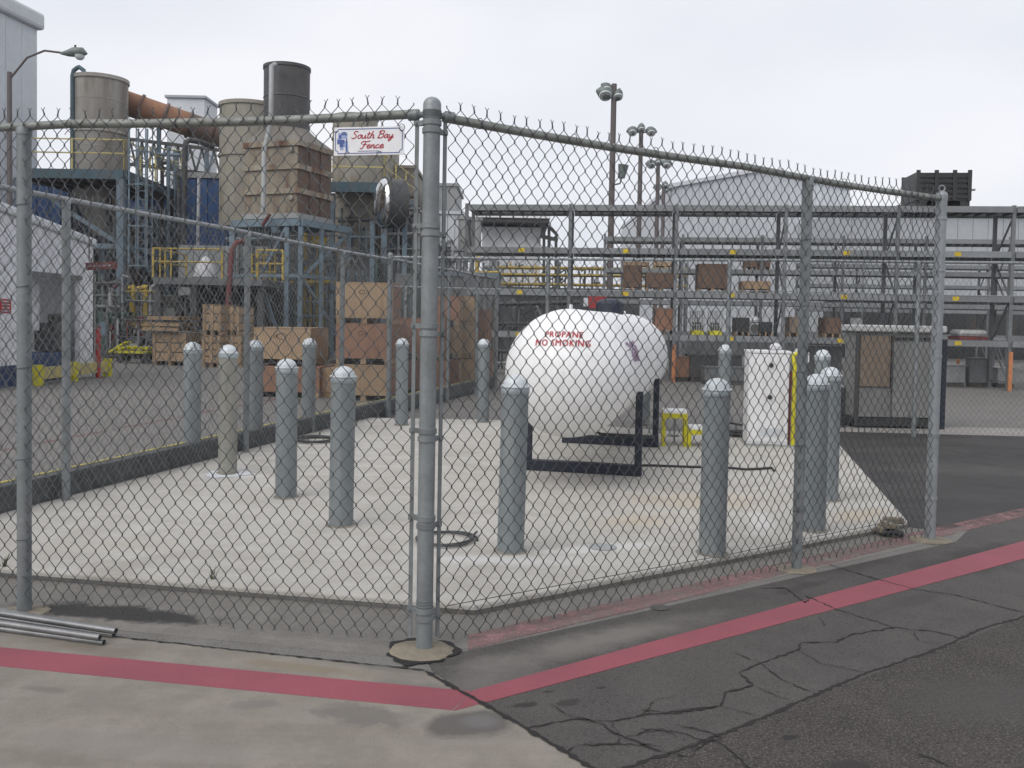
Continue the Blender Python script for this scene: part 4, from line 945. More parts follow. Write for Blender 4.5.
# slatted crates farther left
def slat_crate(label, p0, p1, yt, yb_, y, depth, z0=None, rows=4, az=10, posts=3, group='slatted crates in the work yard'):
    z0 = max(0, zat(yb_, y, p0)) if z0 is None else z0; z1 = zat(yt, y, p0); a = W(p0, (yt+yb_)/2, y).x; b = W(p1, (yt+yb_)/2, y).x
    o = Vector(((a+b)/2, y, z0)); t = thing('slatted_crate', label, 'crate', o, group); hw = (b-a)/2; h = z1-z0
    MB().box(-hw+.03, hw-.03, .03, depth, .12, h-.05, az, o).build('load', 'dgrey', t)
    pitch = (h-.12)/rows
    for r in range(rows):
        MB().box(-hw, hw, 0, .02, .12+r*pitch+.01, .12+(r+1)*pitch-.02, az, o).build('slat', 'wood', t)
        MB().box(hw-.02, hw, .021, depth, .12+r*pitch+.01, .12+(r+1)*pitch-.02, az, o).build('slat', 'wood', t)
    for k in range(posts):
        x = -hw+.05+(2*hw-.1)*k/(posts-1); MB().box(x-.045, x+.045, -.022, -.001, .10, h, az, o).build('batten', 'wood', t)
        MB().box(x-.05, x+.05, 0.01, depth, 0, .098, az, o).build('runner', 'wood', t)
    MB().box(-hw, hw, -.01, depth, h+.001, h+.02, az, o).build('lid', 'wood', t)
    return t
slat_crate('slatted wooden crate low on the ground left of the leftmost bollard', 151, 188, 333, 367, 26, 1.2, 0, 3)
slat_crate('lower left slatted crate of the four behind the leftmost bollards', 201, 221, 336, 368, 25.6, 1.0, 0, 4)
slat_crate('lower right slatted crate of the four behind the leftmost bollards', 222, 242, 336, 368, 25.8, 1.0, 0, 4)
slat_crate('upper left slatted crate of the four behind the leftmost bollards', 202, 222, 305, 334.5, 25.7, .9, None, 3)
slat_crate('upper right slatted crate of the four behind the leftmost bollards', 223.5, 240, 307, 334.5, 25.9, .9, None, 3)
def pallet(label, px, py, y, z, w=1.1, az=10, mat='wood', group='pallets stacked in the work yard', n=6):
    o = W(px, py, y); o.z = z; t = thing('pallet', label, 'pallet', o, group)
    for k in range(n):
        x = -w/2 + (k+.5)*w/n; MB().box(x-w/n*.38, x+w/n*.38, -.4, .5, .10, .122, az, o).build('deck_board', mat, t)
    for k in (-.38, .05, .48): MB().box(-w/2, w/2, k-.04, k+.04, .02, .099, az, o).build('stringer', mat, t)
    return t
for i, (zz, lab, px) in enumerate(((0.98, 'lowest loose pallet on top of the low slatted crate', 168), (1.12, 'second loose pallet above the low slatted crate', 171), (1.30, 'topmost tilted pallet above the low slatted crate', 172))): pallet(lab, px, 330, 26.3, zz, 1.15, 10+i*6)
# wheeled yellow rack of hose / dolly on the ground
def dolly(label, px, y, w, mat='yellow', seed=1):
    o = gl(px, y); t = thing('yellow_dolly', label, 'dolly', o)
    MB().box(-w/2, w/2, -.3, .3, .30, .36, 6, o).build('deck', mat, t)
    rd = random.Random(seed)
    for k in range(5):
        x = -w/2+.1+k*(w-.2)/4; MB().tube([o+Vector((x, -.25, .42+rd.uniform(0, .08))), o+Vector((x+.05, .25, .44))], .05, 8).build('roll', mat, t, smooth=60)
    for sx in (-1, 1):
        for sy in (-1, 1): MB().lathe([(.02, -.03), (.10, -.028), (.10, .028), (.02, .03)], o+Vector((sx*(w/2-.15), sy*.25, .11)), 14, axis=(0, 1, 0)).build('wheel', 'black', t, smooth=40)
    MB().box(-w/2+.05, w/2-.05, -.02, .02, .19, .30, 6, o).build('axle_beam', 'dark', t)
dolly('yellow dolly loaded with yellow rolls on the ground left of the slatted crate', 136, 27.0, 1.0)
t = thing('yellow_ramp', 'small tilted yellow ramp plate behind the red marker post', 'ramp', gl(120, 28)); a = W(112, 352, 28); b = W(128, 342, 28)
MB().bar(a, b, .5, .05).build('plate', 'yellow', t); MB().bar(a-UP*.3, a, .06).build('prop', 'dark', t); MB().bar(b-UP*.6, b, .06).build('prop', 'dark', t)
# red marker post
g = G(98, 378); t = thing('marker_post', 'slim red marker post standing at the corner of the white shed', 'bollard', g)
MB().lathe([(.055, 0), (.055, 1.17)], g, 14).build('pipe', 'red', t, smooth=40); MB().lathe([(.058, 1.15)] + dome(.058, 1.172, .03, 3), g, 14).build('cap', 'darkred', t, smooth=40)
MB().lathe([(.11, 0), (.11, .02)], g, 14).build('base_plate', 'darkred', t)

# ------------------------------------------------------------------ white shed on the left
shed = thing('white_shed', 'white metal shed with a dark doorway at the left edge', 'shed', gl(93, 22.5))
sa_ = W(93, 373, 21.17); sb_ = W(-40, 390, 16.2); sa_.z = sb_.z = 0
ew = (sb_-sa_).normalized(); en = Vector((ew.y, -ew.x, 0)); en = en if en.x > 0 else -en; SL = (sb_-sa_).length
def ssx(px):      # distance along the shed front from its right corner for a pixel column
    p = plane_hit(px, 330, sa_, math.atan2(ew.x, ew.y)); return (p-sa_).dot(ew)
def ssz(px, py): return plane_hit(px, py, sa_, math.atan2(ew.x, ew.y)).z
zr = ssz(93, 247); zl = ssz(0, 212); sl_ = (zl-zr)/ssx(0)
dx0, dx1 = ssx(80), ssx(29); dzt = ssz(55, 278)
def swall(mb, x0, x1, z0, z1a, z1b, off=0, t=.12):
    p = lambda x, z: sa_ + ew*x + UP*z + en*off
    return mb.quad_box([p(x0, z0), p(x1, z0), p(x1, z0)-en*t, p(x0, z0)-en*t, p(x0, z1a), p(x1, z1b), p(x1, z1b)-en*t, p(x0, z1a)-en*t])
wz = lambda x: zr + sl_*x
x = 0; k = 0
for (x0, x1, zb) in ((0, dx0, 0), (dx0, dx1, dzt), (dx1, SL, 0)):
    n = max(1, int((x1-x0)/.6))
    for i in range(n):
        a, b = x0+(x1-x0)*i/n, x0+(x1-x0)*(i+1)/n
        swall(MB(), a+.004, b-.004, zb+(.42 if (zb == 0 and x0 > 0) else 0), wz(a), wz(b)).build('wall_panel', 'shedwhite', shed)
swall(MB(), dx1+.002, SL, 0, .415, .415, .02).build('base_band', 'bluebase', shed)
roof = swall(MB(), -.35, SL, 0, 0, 0).v and MB()
p = lambda x, z, o: sa_ + ew*x + UP*z + en*o
roof.quad_box([p(-.06, wz(-.06)+.01, .07), p(SL, wz(SL)+.01, .07), p(SL, wz(SL)+.01, -4.5), p(-.06, wz(-.06)+.01, -4.5), p(-.06, wz(-.06)+.20, .07), p(SL, wz(SL)+.20, .07), p(SL, wz(SL)+.20, -4.5), p(-.06, wz(-.06)+.20, -4.5)])
roof.build('roof', 'trimpale', shed, bevel=.05)
swall(MB(), -.32, SL, wz(0)*0+0, 0, 0)
MB().quad_box([p(.005, 0, -.12), p(.12, 0, -.12), p(.12, 0, -4), p(.005, 0, -4), p(.005, wz(0)-.02, -.12), p(.12, wz(0)-.02, -.12), p(.12, wz(0)-.02, -4), p(.005, wz(0)-.02, -4)]).build('end_wall', 'shedwhite', shed)
MB().quad_box([p(dx0, 0, -1.6), p(dx1+.2, 0, -1.6), p(dx1+.2, 0, -1.7), p(dx0, 0, -1.7), p(dx0, dzt+.3, -1.6), p(dx1+.2, dzt+.3, -1.6), p(dx1+.2, dzt+.3, -1.7), p(dx0, dzt+.3, -1.7)]).build('back_panel', 'dark', shed)
dd0, dd1 = ssx(62), ssx(47)
swall(MB(), dd0, dd1, ssz(55, 331), ssz(55, 280), ssz(55, 280), -.5, .08).build('inner_panel', 'shedwhite', shed)
swall(MB(), dx0-.06, dx1+.06, dzt, dzt+.1, dzt+.1, .03, .08).build('lintel', 'mgrey', shed)
t = thing('machine', 'dark machine standing in the doorway of the white shed', 'machine', sa_+ew*(dx0+.3)-en*.3)
swall(MB(), dx0+.06, dx0+.75, .62, 1.25, 1.25, -.16, .5).build('housing', 'dgrey', t, bevel=.05); swall(MB(), dx0+.2, dx0+.5, 1.255, 1.45, 1.45, -.3, .2).build('motor', 'dark', t, bevel=.05)
swall(MB(), dx0+.1, dx1-.1, .0, .60, .60, -.15, .6).build('blue_base', 'bluebase', t, bevel=.03)
# yellow kerb rail in front of the doorway
t = thing('guard_rail', 'yellow low guard rail in front of the shed doorway', 'guard rail', sa_+en*.35)
swall(MB(), .02, dx1+.3, .12, .36, .36, .42, .1).build('beam', 'pale_yellow', t)
for xx in (.0, 1.6, 3.0): swall(MB(), xx, xx+.14, 0, .42, .42, .46, .16).build('post', 'yellow', t)
# sign on the shed
t = thing('wall_sign', 'small red notice with pale lines on the white shed wall at the left edge', 'sign', sa_+ew*ssx(5)+UP*1.9+en*.02)
swall(MB(), ssx(10.5), ssx(-3), ssz(5, 313), ssz(5, 299), ssz(5, 299), .016, .012).build('sign_plate', 'red', t)
for k in range(4):
    za = ssz(5, 311.5-k*3.2); swall(MB(), ssx(9), ssx(1), za, za+.022, za+.022, .02, .003).build('print_line', 'trimpale', t)
# ------------------------------------------------------------------ tall building at the far left
tb = thing('tall_building', 'tall pale grey clad building rising at the left edge', 'building', gl(38, 40))
c0 = gl(37, 40, 60); hT = zat(30, 40, 38)
wv = azv(8); wl = azv(8-90)
n = 26
for i in range(n):
    a = c0 - wv*(i*1.0); b = c0 - wv*(i*1.0+.985); MB().quad_box([a, b, b+wl*.2, a+wl*.2, a+UP*hT, b+UP*hT, b+wl*.2+UP*hT, a+wl*.2+UP*hT]).build('cladding_sheet', 'bldg', tb)
a, b = c0+wv*.25-wl*.25, c0-wv*26; o_ = [a, b-wl*.25, b+wl*9, a+wl*9]
MB().quad_box([q+UP*(hT+.01) for q in o_] + [q+UP*(hT+.75) for q in o_]).build('roof_fascia', 'trimpale', tb, bevel=.15)
MB().quad_box([c0+wl*.2, c0+wl*9, c0+wl*9-wv*.2, c0+wl*.2-wv*.2]+[q+UP*hT for q in (c0+wl*.2, c0+wl*9, c0+wl*9-wv*.2, c0+wl*.2-wv*.2)]).build('end_wall', 'bldg', tb)
# ------------------------------------------------------------------ street lamp
g = gl(9.5, 25, 90); t = thing('street_lamp', 'cobra-head street lamp on a curved arm at the far left', 'street lamp', g)
zt = zat(72, 25, 10)
MB().tube([g, g+UP*zt], [.085, .06], 12).build('pole', 'lamppole', t, smooth=50)
e_ = W(68, 53.5, 25); b0_ = Vector((g.x, g.y, zt-.2))
MB().tube([b0_, b0_.lerp(e_, .3)+UP*.38, b0_.lerp(e_, .6)+UP*.36, e_], .03, 8).build('arm', 'lamppole', t, smooth=60)
hp_ = [e_+Vector((x, 0, z)) for x, z in ((-.2, 0), (0, .01), (.15, .04), (.4, .05), (.52, 0))]
MB().tube(hp_, [.03, .09, .13, .12, .03], 14).build('head', 'lampgrey', t, smooth=60)
MB().lathe([(.13, 0), (.12, -.07), (.07, -.12), (.001, -.13)], e_+Vector((.32, 0, -.04)), 14).build('lens', 'glass', t, smooth=60)
MB().lathe([(.03, 0), (.03, .1), (.001, .11)], e_+Vector((.2, 0, .13)), 8).build('photocell', 'dgrey', t, smooth=40)
# ------------------------------------------------------------------ the plant
def beam(parent, a, b, w=.2, mat='steelblue', name='beam', h=None): return MB().bar(a, b, w, h or w).build(name, mat, parent)
def railing(parent, pts, h=1.05, mat='yellow_rail', posts=True, name='handrail', r=.028):
    for k in (1.0, .55): MB().tube([p+UP*h*k for p in pts], r, 6).build(name, mat, parent, smooth=60)
    if posts:
        for a, b in zip(pts[:-1], pts[1:]):
            n = max(1, int((b-a).length/1.5))
            for i in range(n+1): q = a.lerp(b, i/n); MB().tube([q, q+UP*h], r*1.2, 6).build('rail_post', mat, parent, smooth=60)
def tank(label, pc, y, half, ytop, ybot, mat, name='storage_tank', rings=(), cone=None, n=36, cat='tank', lipped=True):
    c = gl(pc, y, ytop+40); r = half*y/F; z1 = zat(ytop, y-r, pc)-.06; z0 = max(0, zat(ybot, y, pc)) if ybot else 0
    t = thing(name, label, cat, (c.x, c.y, z0))
    prof = [(r, z0), (r, z1)]
    if cone: prof = [(r*.25, z0-cone), (r, z0), (r, z1)]
    MB().lathe(prof, c, n).build('shell', mat, t, smooth=35)
    if lipped: MB().lathe([(r+.01, z1-.14), (r+.05, z1-.13), (r+.05, z1+.01), (r*.4, z1+.06), (.01, z1+.07)], c, n, cap=False).build('rim', mat, t, smooth=35)
    for q in rings:
        zq = zat(q, y, pc); MB().lathe([(r+.005, zq-.06), (r+.05, zq-.05), (r+.05, zq+.05), (r+.005, zq+.06)], c, n).build('band', mat, t, smooth=35)
    return t, c, r, z0, z1
# silo with vent pipe
ts, c, r, z0, z1 = tank('tall pale concrete silo at the left of the plant', 100.5, 36, 25.5, 71, 196, 'concrete_silo', 'silo', (134,), 1.6, 40, 'silo')
for k in range(4):
    a = math.pi/4+k*math.pi/2; q = c+Vector((math.cos(a)*r*.9, math.sin(a)*r*.9, 0)); beam(ts, q, q+UP*z0, .16, 'dgrey', 'leg')
for k in range(1, 5): zz = z0+(z1-z0)*k/5; MB().lathe([(r+.004, zz-.012), (r+.012, zz), (r+.004, zz+.012)], c, 40).build('joint', 'concrete_silo', ts, smooth=60)
p = W(72.5, 140, 35.2); t = thing('vent_pipe', 'green-grey vent pipe curling over the top of the concrete silo', 'pipe', (p.x, p.y, zat(178, 35.2)))
zt = zat(73, 35.2, 73); x0 = p.x; xe = W(85, 70, 35.2).x
MB().tube([Vector((x0, 35.2, zat(178, 35.2))), Vector((x0, 35.2, zt-.1)), Vector((x0+.05, 35.2, zt+.1)), Vector((x0+.18, 35.2, zt+.2)), Vector(((x0+xe)/2, 35.2, zt+.24)), Vector((xe-.06, 35.2, zt+.12)), Vector((xe, 35.2, zt-.15))], .085, 10).build('tube', 'teal', t, smooth=60)
# rusty duct
d0_, d1_ = W(116, 99.5, 37.2), W(236, 141, 38.6)
t = thing('exhaust_duct', 'fat rust-orange duct sloping from the concrete silo down to the beige tank', 'duct', d0_)
dv = (d1_-d0_).normalized(); dl = (d1_-d0_).length; rr_ = 12*37.5/F
segs = 5
for i in range(segs):
    a, b = d0_+dv*dl*i/segs, d0_+dv*dl*(i+1)/segs
    MB().lathe([(rr_, 0), (rr_, (b-a).length-.01)], a, 28, axis=dv).build('duct_section', 'duct' if i < 3 else 'duct_brown', t, smooth=40)
    MB().lathe([(rr_+.01, -.05), (rr_+.08, -.04), (rr_+.08, .04), (rr_+.01, .05)], b, 28, axis=dv).build('flange', 'duct_brown', t, smooth=40)
for f_ in (.35, .75):
    q = d0_+dv*dl*f_; beam(t, Vector((q.x, q.y, q.z-rr_-1.6)), q-UP*(rr_-.05), .14, 'steelblue', 'hanger')
t = thing('roof_cabin', 'small white box cabin rising behind the rusty duct', 'cabin', gl(186, 46))
x0, x1, z0, z1 = BX(167, 98, 204, 200, 46); MB().box(x0, x1, 46, 48, 0, z1).build('body', 'trimpale', t); MB().box(x0-.1, x1+.1, 45.9, 48.1, z1, z1+.12).build('roof', 'fargrey', t)
# beige tank behind the stack
tank('tall beige tank half hidden behind the dark chimney', 250, 36.5, 29, 97.5, 228, 'beige', 'process_tank', (158,))
p = W(241, 96, 35.4)
# exhaust stack: chimney, hood, casing
CO = W(298, 190, 31.0); AZC = 21
st_ = thing('exhaust_stack', 'rusty ribbed casing with a dark round chimney on top', 'exhaust stack', (CO.x, CO.y, zat(216, 31, 298)))
Rm = Matrix.Rotation(-R_(AZC), 3, 'Z'); exc, eyc = Rm @ Vector((1, 0, 0)), Rm @ Vector((0, 1, 0))
LXc, LYc = 2.18, 2.05
zC = [zat(q, 31, 298) for q in (216, 191, 166.5, 143)]
def cbox(x0, x1, y0, y1, za, zb): 
    p = lambda x, y, z: Vector((CO.x, CO.y, 0)) + exc*x + eyc*y + UP*z
    return MB().quad_box([p(x0, y0, za), p(x1, y0, za), p(x1, y1, za), p(x0, y1, za), p(x0, y0, zb), p(x1, y0, zb), p(x1, y1, zb), p(x0, y1, zb)])
for i in range(3):
    cbox(-LXc, -.03, 0, .05, zC[i]+.11, zC[i+1]-.08).build('front_plate', 'casing', st_)
    cbox(-.05, 0, .03, LYc, zC[i]+.11, zC[i+1]-.08).build('side_plate', 'casing_rust', st_)
    cbox(-LXc, -LXc+.05, .06, LYc, zC[i]+.11, zC[i+1]-.08).build('side_plate', 'casing', st_)
    for yy in (LYc*.33, LYc*.66): cbox(.002, .05, yy-.03, yy+.03, zC[i]+.12, zC[i+1]-.09).build('stiffener', 'casing_rust', st_)
    q = Vector((CO.x, CO.y, 0))+exc*(-.25)-eyc*.02+UP*(zC[i+1]-.22)
    if i != 1: MB().lathe([(.09, 0), (.09, .06), (.05, .07), (.001, .07)], q, 12, axis=-eyc).build('port', 'beige', st_, smooth=40)
for i in range(4): cbox(-LXc-.07, .07, -.07, LYc+.07, zC[i]-.075, zC[i]+.105).build('rib', 'casing' if i else 'lgrey', st_)
cbox(-LXc+.06, -.06, .06, LYc-.02, zC[0], zC[3]).build('core', 'casing_rust', st_)
chx, chy, chr_ = -LXc/2-.05, LYc/2-.1, 22.5*32/F; zH = zat(129, 32, 285); zCh = zat(66, 32, 287)
cc = Vector((CO.x, CO.y, 0)) + exc*chx + eyc*chy
hd = MB(); k = 32
for j in range(k):
    t_ = 2*math.pi*j/k; u, v_ = math.cos(t_), math.sin(t_); m_ = max(abs(u), abs(v_))
    hd.v.append(Vector((CO.x, CO.y, zC[3]+.11)) + exc*(-LXc/2+u/m_*(LXc/2+.06)) + eyc*(LYc/2+v_/m_*(LYc/2+.06)))
for j in range(k):
    t_ = 2*math.pi*j/k; hd.v.append(Vector((cc.x, cc.y, zH)) + exc*(chr_*math.cos(t_)) + eyc*(chr_*math.sin(t_)))
for j in range(k): hd.f.append((j, (j+1) % k, k+(j+1) % k, k+j))
hd.f.append(tuple(range(k)))
hd.build('hood', 'hood', st_, smooth=25)
MB().lathe([(chr_, zH-.05), (chr_, zCh)], cc, 40).build('chimney', 'chimney', st_, smooth=40)
rm = MB().lathe([(chr_+.003, zCh-.10), (chr_+.03, zCh-.09), (chr_+.03, zCh+.02), (chr_-.03, zCh+.03), (chr_-.04, zCh-.6)], cc, 40, cap=False).build('chimney_rim', 'chimney', st_, smooth=40)
MB().lathe([(chr_+.004, (zH+zCh)/2-.03), (chr_+.02, (zH+zCh)/2), (chr_+.004, (zH+zCh)/2+.03)], cc, 40).build('seam_ring', 'chimney', st_, smooth=40)
pv_ = W(271, 62, 31.0)
pp = [W(275, 64.5, 31.2), W(271.5, 66, 30.9), W(271, 122, 30.8), W(268, 134, 30.9), W(264, 150, 30.5), W(263, 214, 30.4)]
MB().tube(pp, .085, 10).build('drain_pipe', 'lgrey', st_, smooth=60)
# steel frame below it
sf_ = thing('support_frame', 'blue-grey steel frame with diagonal braces carrying the rusty casing', 'steel frame', (CO.x, CO.y, 0))
def cp(x, y, z): return Vector((CO.x, CO.y, 0)) + exc*x + eyc*y + UP*z
zt = zC[0]-.08; xs_ = (-LXc-.35, -.0, 0.0); 
for (a, b) in (((-LXc-.45, -.1), (.2, -.1)), ((.2, -.1), (.35, LYc+.8)), ((-LXc-.45, -.1), (-LXc-.45, LYc)), ((-LXc-.45, LYc), (.3, LYc))): beam(sf_, cp(*a, zt-.15), cp(*b, zt-.15), .18, 'steelblue', 'top_beam', .24)
for (x, y, w_) in ((-LXc-.45, -.1, .18), (-.35, -.1, .15), (.2, -.1, .15), (.30, LYc*.5, .13), (.35, LYc+.7, .14), (-LXc-.45, LYc, .14)): beam(sf_, cp(x, y, 0), cp(x, y, zt-.3), w_, 'steelblue', 'column')
zm = zat(275, 31, 250)
beam(sf_, cp(-LXc-.45, -.1, zm), cp(.2, -.1, zm), .12, 'steelblue', 'tie_beam'); beam(sf_, cp(.2, -.1, zm), cp(.35, LYc+.7, zm), .12, 'steelblue', 'tie_beam')
for a, b in (((-.4, -.12, zt-.35), (-1.35, -.12, zm+.1)), ((-1.45, -.12, zm-.1), (-.45, -.12, .3)), ((.22, 0, zm-.1), (.33, LYc+.6, .4)), ((.33, LYc+.5, zt-.4), (.22, .2, zm+.1)), ((-1.9, -.12, zm-.1), (-LXc-.35, -.12, .3))): beam(sf_, cp(*a), cp(*b), .09, 'steelblue', 'brace')
# red riser pipe
t = thing('red_pipe', 'dark red leaning pipe with an elbow beside the blue steel frame', 'pipe', gl(227, 29.5))
MB().tube([W(225, 345, 29.5), W(232, 250, 29.5), W(236, 243, 29.6), W(246, 240, 29.8)], .085, 10).build('tube', 'darkred', t, smooth=60)
MB().tube([W(262, 226, 30.9), W(270, 214, 30.9)], .06, 8).build('tube', 'darkred', t, smooth=60)
# left platform, its columns, railing
pl_ = thing('steel_platform', 'blue-grey steel platform with yellow railing round the concrete silo', 'platform', gl(122, 33))
zD = zat(174.5, 33, 100); A_ = Vector((W(20, 174, 33).x, 33, 0)); B_ = Vector((W(124, 174, 33).x, 33, 0)); C_ = Vector((W(182, 185, 39).x, 39, 0))
hh = .34
beam(pl_, A_+UP*zD, B_+UP*zD, .2, 'teal', 'edge_beam', hh); beam(pl_, B_+UP*zD, C_+UP*zD, .2, 'teal', 'edge_beam', hh)
MB().prism([(A_.x, 33.12), (B_.x-.02, 33.12), (C_.x-.1, 38.9), (A_.x, 38.9)], zD-.1, zD-.02).build('deck', 'dark', pl_)
for i in range(7): q = A_.lerp(B_, (i+.5)/7); beam(pl_, q+Vector((0, .15, zD-.2)), q+Vector((0, 5.5, zD-.2)), .12, 'dark', 'joist')
railing(pl_, [A_+UP*(zD+hh/2), B_+UP*(zD+hh/2), C_+UP*(zD+hh/2)], 1.1, 'pale_yellow')
for q, w_ in ((B_, .26), (C_, .2), (A_.lerp(B_, .35)+Vector((0, 4, 0)), .2), (A_, .2)): beam(pl_, q+Vector((-.1, .02, 0)), q+Vector((-.1, .02, zD-hh/2)), w_, 'steelblue', 'column')
z246 = zat(246, 33, 100); q0 = W(90, 246, 33)
beam(pl_, Vector((W(60, 246, 33).x, 33.05, z246)), Vector((B_.x-.25, 33.05, z246)), .18, 'steelblue', 'tie_beam'); beam(pl_, Vector((B_.x+.05, 33.05, z246)), Vector((C_.x, 39, z246)), .18, 'steelblue', 'tie_beam')
beam(pl_, W(73, 214, 33.1), W(118, 243, 33.1), .14, 'steelblue', 'brace'); beam(pl_, W(48, 196, 33.1), W(72, 214, 33.1), .14, 'steelblue', 'brace')
beam(pl_, W(128, 246, 33.4), W(172, 300, 36), .12, 'steelblue', 'brace')
# caged ladder
lad = thing('caged_ladder', 'blue-grey caged ladder climbing past the platform', 'ladder', gl(141, 32.6))
xl, xr = W(137, 200, 32.8).x, W(146, 200, 32.8).x; zb_, zt_ = zat(268, 32.8, 140), zat(128, 32.8, 140)
for xx in (xl, xr): MB().tube([(xx, 32.9, zb_), (xx, 32.9, zt_)], .035, 6).build('stringer', 'steelblue', lad, smooth=60)
nr_ = int((zt_-zb_)/.3)
for i in range(nr_): MB().tube([(xl, 32.9, zb_+i*.3+.1), (xr, 32.9, zb_+i*.3+.1)], .016, 5).build('rung', 'steelblue', lad, smooth=60)
hx = (xl+xr)/2; hr = .43
zh = [zt_-.02, zt_-.9, zat(193, 32.8), zat(193, 32.8)-.9, zat(234, 32.8), zb_+.05]
for z_ in zh: MB().tube([Vector((hx+hr*math.cos(a), 32.75-hr*1.0*math.sin(a), z_)) for a in np.linspace(-.15, math.pi+.15, 14)], .03, 6).build('cage_hoop', 'steelblue', lad, smooth=60)
for a in np.linspace(.1, math.pi-.1, 5): MB().tube([(hx+hr*math.cos(a), 32.75-hr*math.sin(a), zb_+.05), (hx+hr*math.cos(a), 32.75-hr*math.sin(a), zt_)], .022, 5).build('cage_bar', 'steelblue', lad, smooth=60)
# dark blue sheeted walls
def ribbed(label, px0, px1, y, ytop, zbot=0, name='blue_bin', mat='blue', step=.4, depth=3, cat='steel bin', cap='mgrey'):
    x0, x1 = W(px0, 220, y).x, W(px1, 220, y).x; z1 = zat(ytop, y, (px0+px1)/2); t = thing(name, label, cat, ((x0+x1)/2, y, zbot))
    MB().box(x0, x1, y+.06, y+depth, zbot, z1).build('body', mat, t)
    n = max(2, int((x1-x0)/step))
    for i in range(n): a = x0+(x1-x0)*i/n; MB().box(a+.02, a+step*.62, y, y+.058, zbot+.02, z1-.05).build('sheet_rib', mat, t)
    MB().box(x0-.1, x1+.1, y-.06, y+depth+.1, z1, z1+.22).build('top_beam', cap, t)
    return t
ribbed('dark blue ribbed steel bin under the left end of the platform', 30, 66, 36.8, 184, 2.2)
ribbed('dark blue ribbed steel bin between the ladder and the beige tank', 178, 224, 37.5, 178, 2.0, cap='lgrey')
ribbed('blue ribbed bin low behind the caged ladder', 120, 176, 40.5, 196, 2.0, depth=2)
t = thing('downpipe', 'thin white pipe in front of the right blue bin', 'pipe', gl(198, 37)); MB().tube([W(197, 275, 36.9), W(199, 178, 36.9)], .07, 8).build('tube', 'trimpale', t, smooth=60)
t = thing('riser_pipe', 'grey-green riser pipe with a bend at the top, left of the right blue bin', 'pipe', gl(184, 36)); MB().tube([W(183, 260, 36), W(185, 150, 36), W(186, 142, 36), W(190, 140, 36), W(200, 142, 36.3), W(214, 147, 36.6)], .11, 10).build('tube', 'dgrey', t, smooth=60)
# truss + sheds seen below the duct
t = thing('conveyor_truss', 'steel truss running below the rusty duct behind the platform', 'truss', gl(160, 41))
for z_ in (147, 172): beam(t, W(128, z_-8, 41), W(226, z_+4, 41), .14, 'dark', 'chord')
for i in range(8): beam(t, W(130+i*12, 141+i*1.4, 41), W(136+i*12, 166+i*1.2, 41), .08, 'dark', 'web'); beam(t, W(136+i*12, 166+i*1.2, 41), W(142+i*12, 142+i*1.4, 41), .08, 'steelblue', 'web')
for px in (140, 176): beam(t, gl(px, 41), W(px, 150, 41), .2, 'steelblue', 'leg')
railing(t, [W(150, 172, 40.2), W(182, 176, 40.2)], 1.1, 'pale_yellow')
# low dock with yellow railing
dk = thing('loading_dock', 'low concrete dock with yellow railing and a dark space below', 'dock', gl(200, 29.5))
zk = zat(278, 29.5, 200); xk0, xk1 = W(153, 280, 29.5).x, W(262, 280, 29.5).x
MB().box(xk0, xk1, 29.5, 33.5, zk-.22, zk).build('deck', 'mgrey', dk)
MB().box(xk0+.4, xk1, 32.6, 33.2, 0, zk-.23).build('back_wall', 'dark', dk)
for f_ in (.02, .35, .68, .97): xx = xk0+(xk1-xk0)*f_; MB().box(xx-.1, xx+.1, 29.7, 29.95, 0, zk-.23).build('pier', 'dgrey', dk)
q = lambda px: Vector((W(px, 278, 29.6).x, 29.6, zk))
railing(dk, [q(153), q(222)], .95, 'yellow_rail', r=.03)
railing(dk, [q(153), q(153)+Vector((0, 3, 0))], .95, 'yellow_rail')
for px in (160, 165, 171): MB().tube([q(px), q(px)+UP*.95], .028, 6).build('gate_bar', 'yellow_rail', dk, smooth=60)
railing(dk, [q(252)+Vector((0, .6, 0)), q(278)+Vector((0, .6, 0))], 1.0, 'yellow_rail', r=.035)
wl_ = thing('plant_wall', 'long grey concrete wall behind the yellow dock railing', 'wall', gl(240, 34.5))
x0, x1, z0, z1 = BX(178, 246, 300, 345, 34.5)
for i in range(8): a = x0+(x1-x0)*i/8; MB().box(a+.01, a+(x1-x0)/8-.01, 34.5, 34.8, 0, z1).build('wall_panel', 'lgrey', wl_)
t = thing('tarp_cone', 'white cone-shaped covered hopper behind the yellow dock railing', 'hopper', q(193)+Vector((0, 1.0, 0)))
MB().lathe([(.40, 0), (.39, .2), (.30, .5), (.13, .72), (.05, .78), (.001, .79)], q(193)+Vector((0, 1.2, .002)), 22).build('cover', 'tarp', t, smooth=50)
MB().lathe([(.405, .05), (.43, .08), (.405, .11)], q(193)+Vector((0, 1.2, .002)), 22).build('hoop', 'lgrey', t, smooth=50)
# red sign board by the shed
t = thing('hanging_sign', 'long dark red board with pale marks hung right of the white shed', 'sign', W(103, 266, 20.6)); a, b = W(86, 266.5, 20.6), W(117, 265, 20.6)
MB().bar(a, b, .04, .17).build('board', 'darkred', t); 
for f_ in (.15, .3, .45, .62, .78): c_ = a.lerp(b, f_)-Vector((0, .026, 0)); MB().bar(c_-Vector((.03, 0, 0)), c_+Vector((.03, 0, 0)), .003, .035).build('print_mark', 'lgrey', t)
for f_ in (.1, .9): c_ = a.lerp(b, f_); MB().tube([c_+UP*.11, c_+UP*1.1], .015, 5).build('hanger', 'dgrey', t)
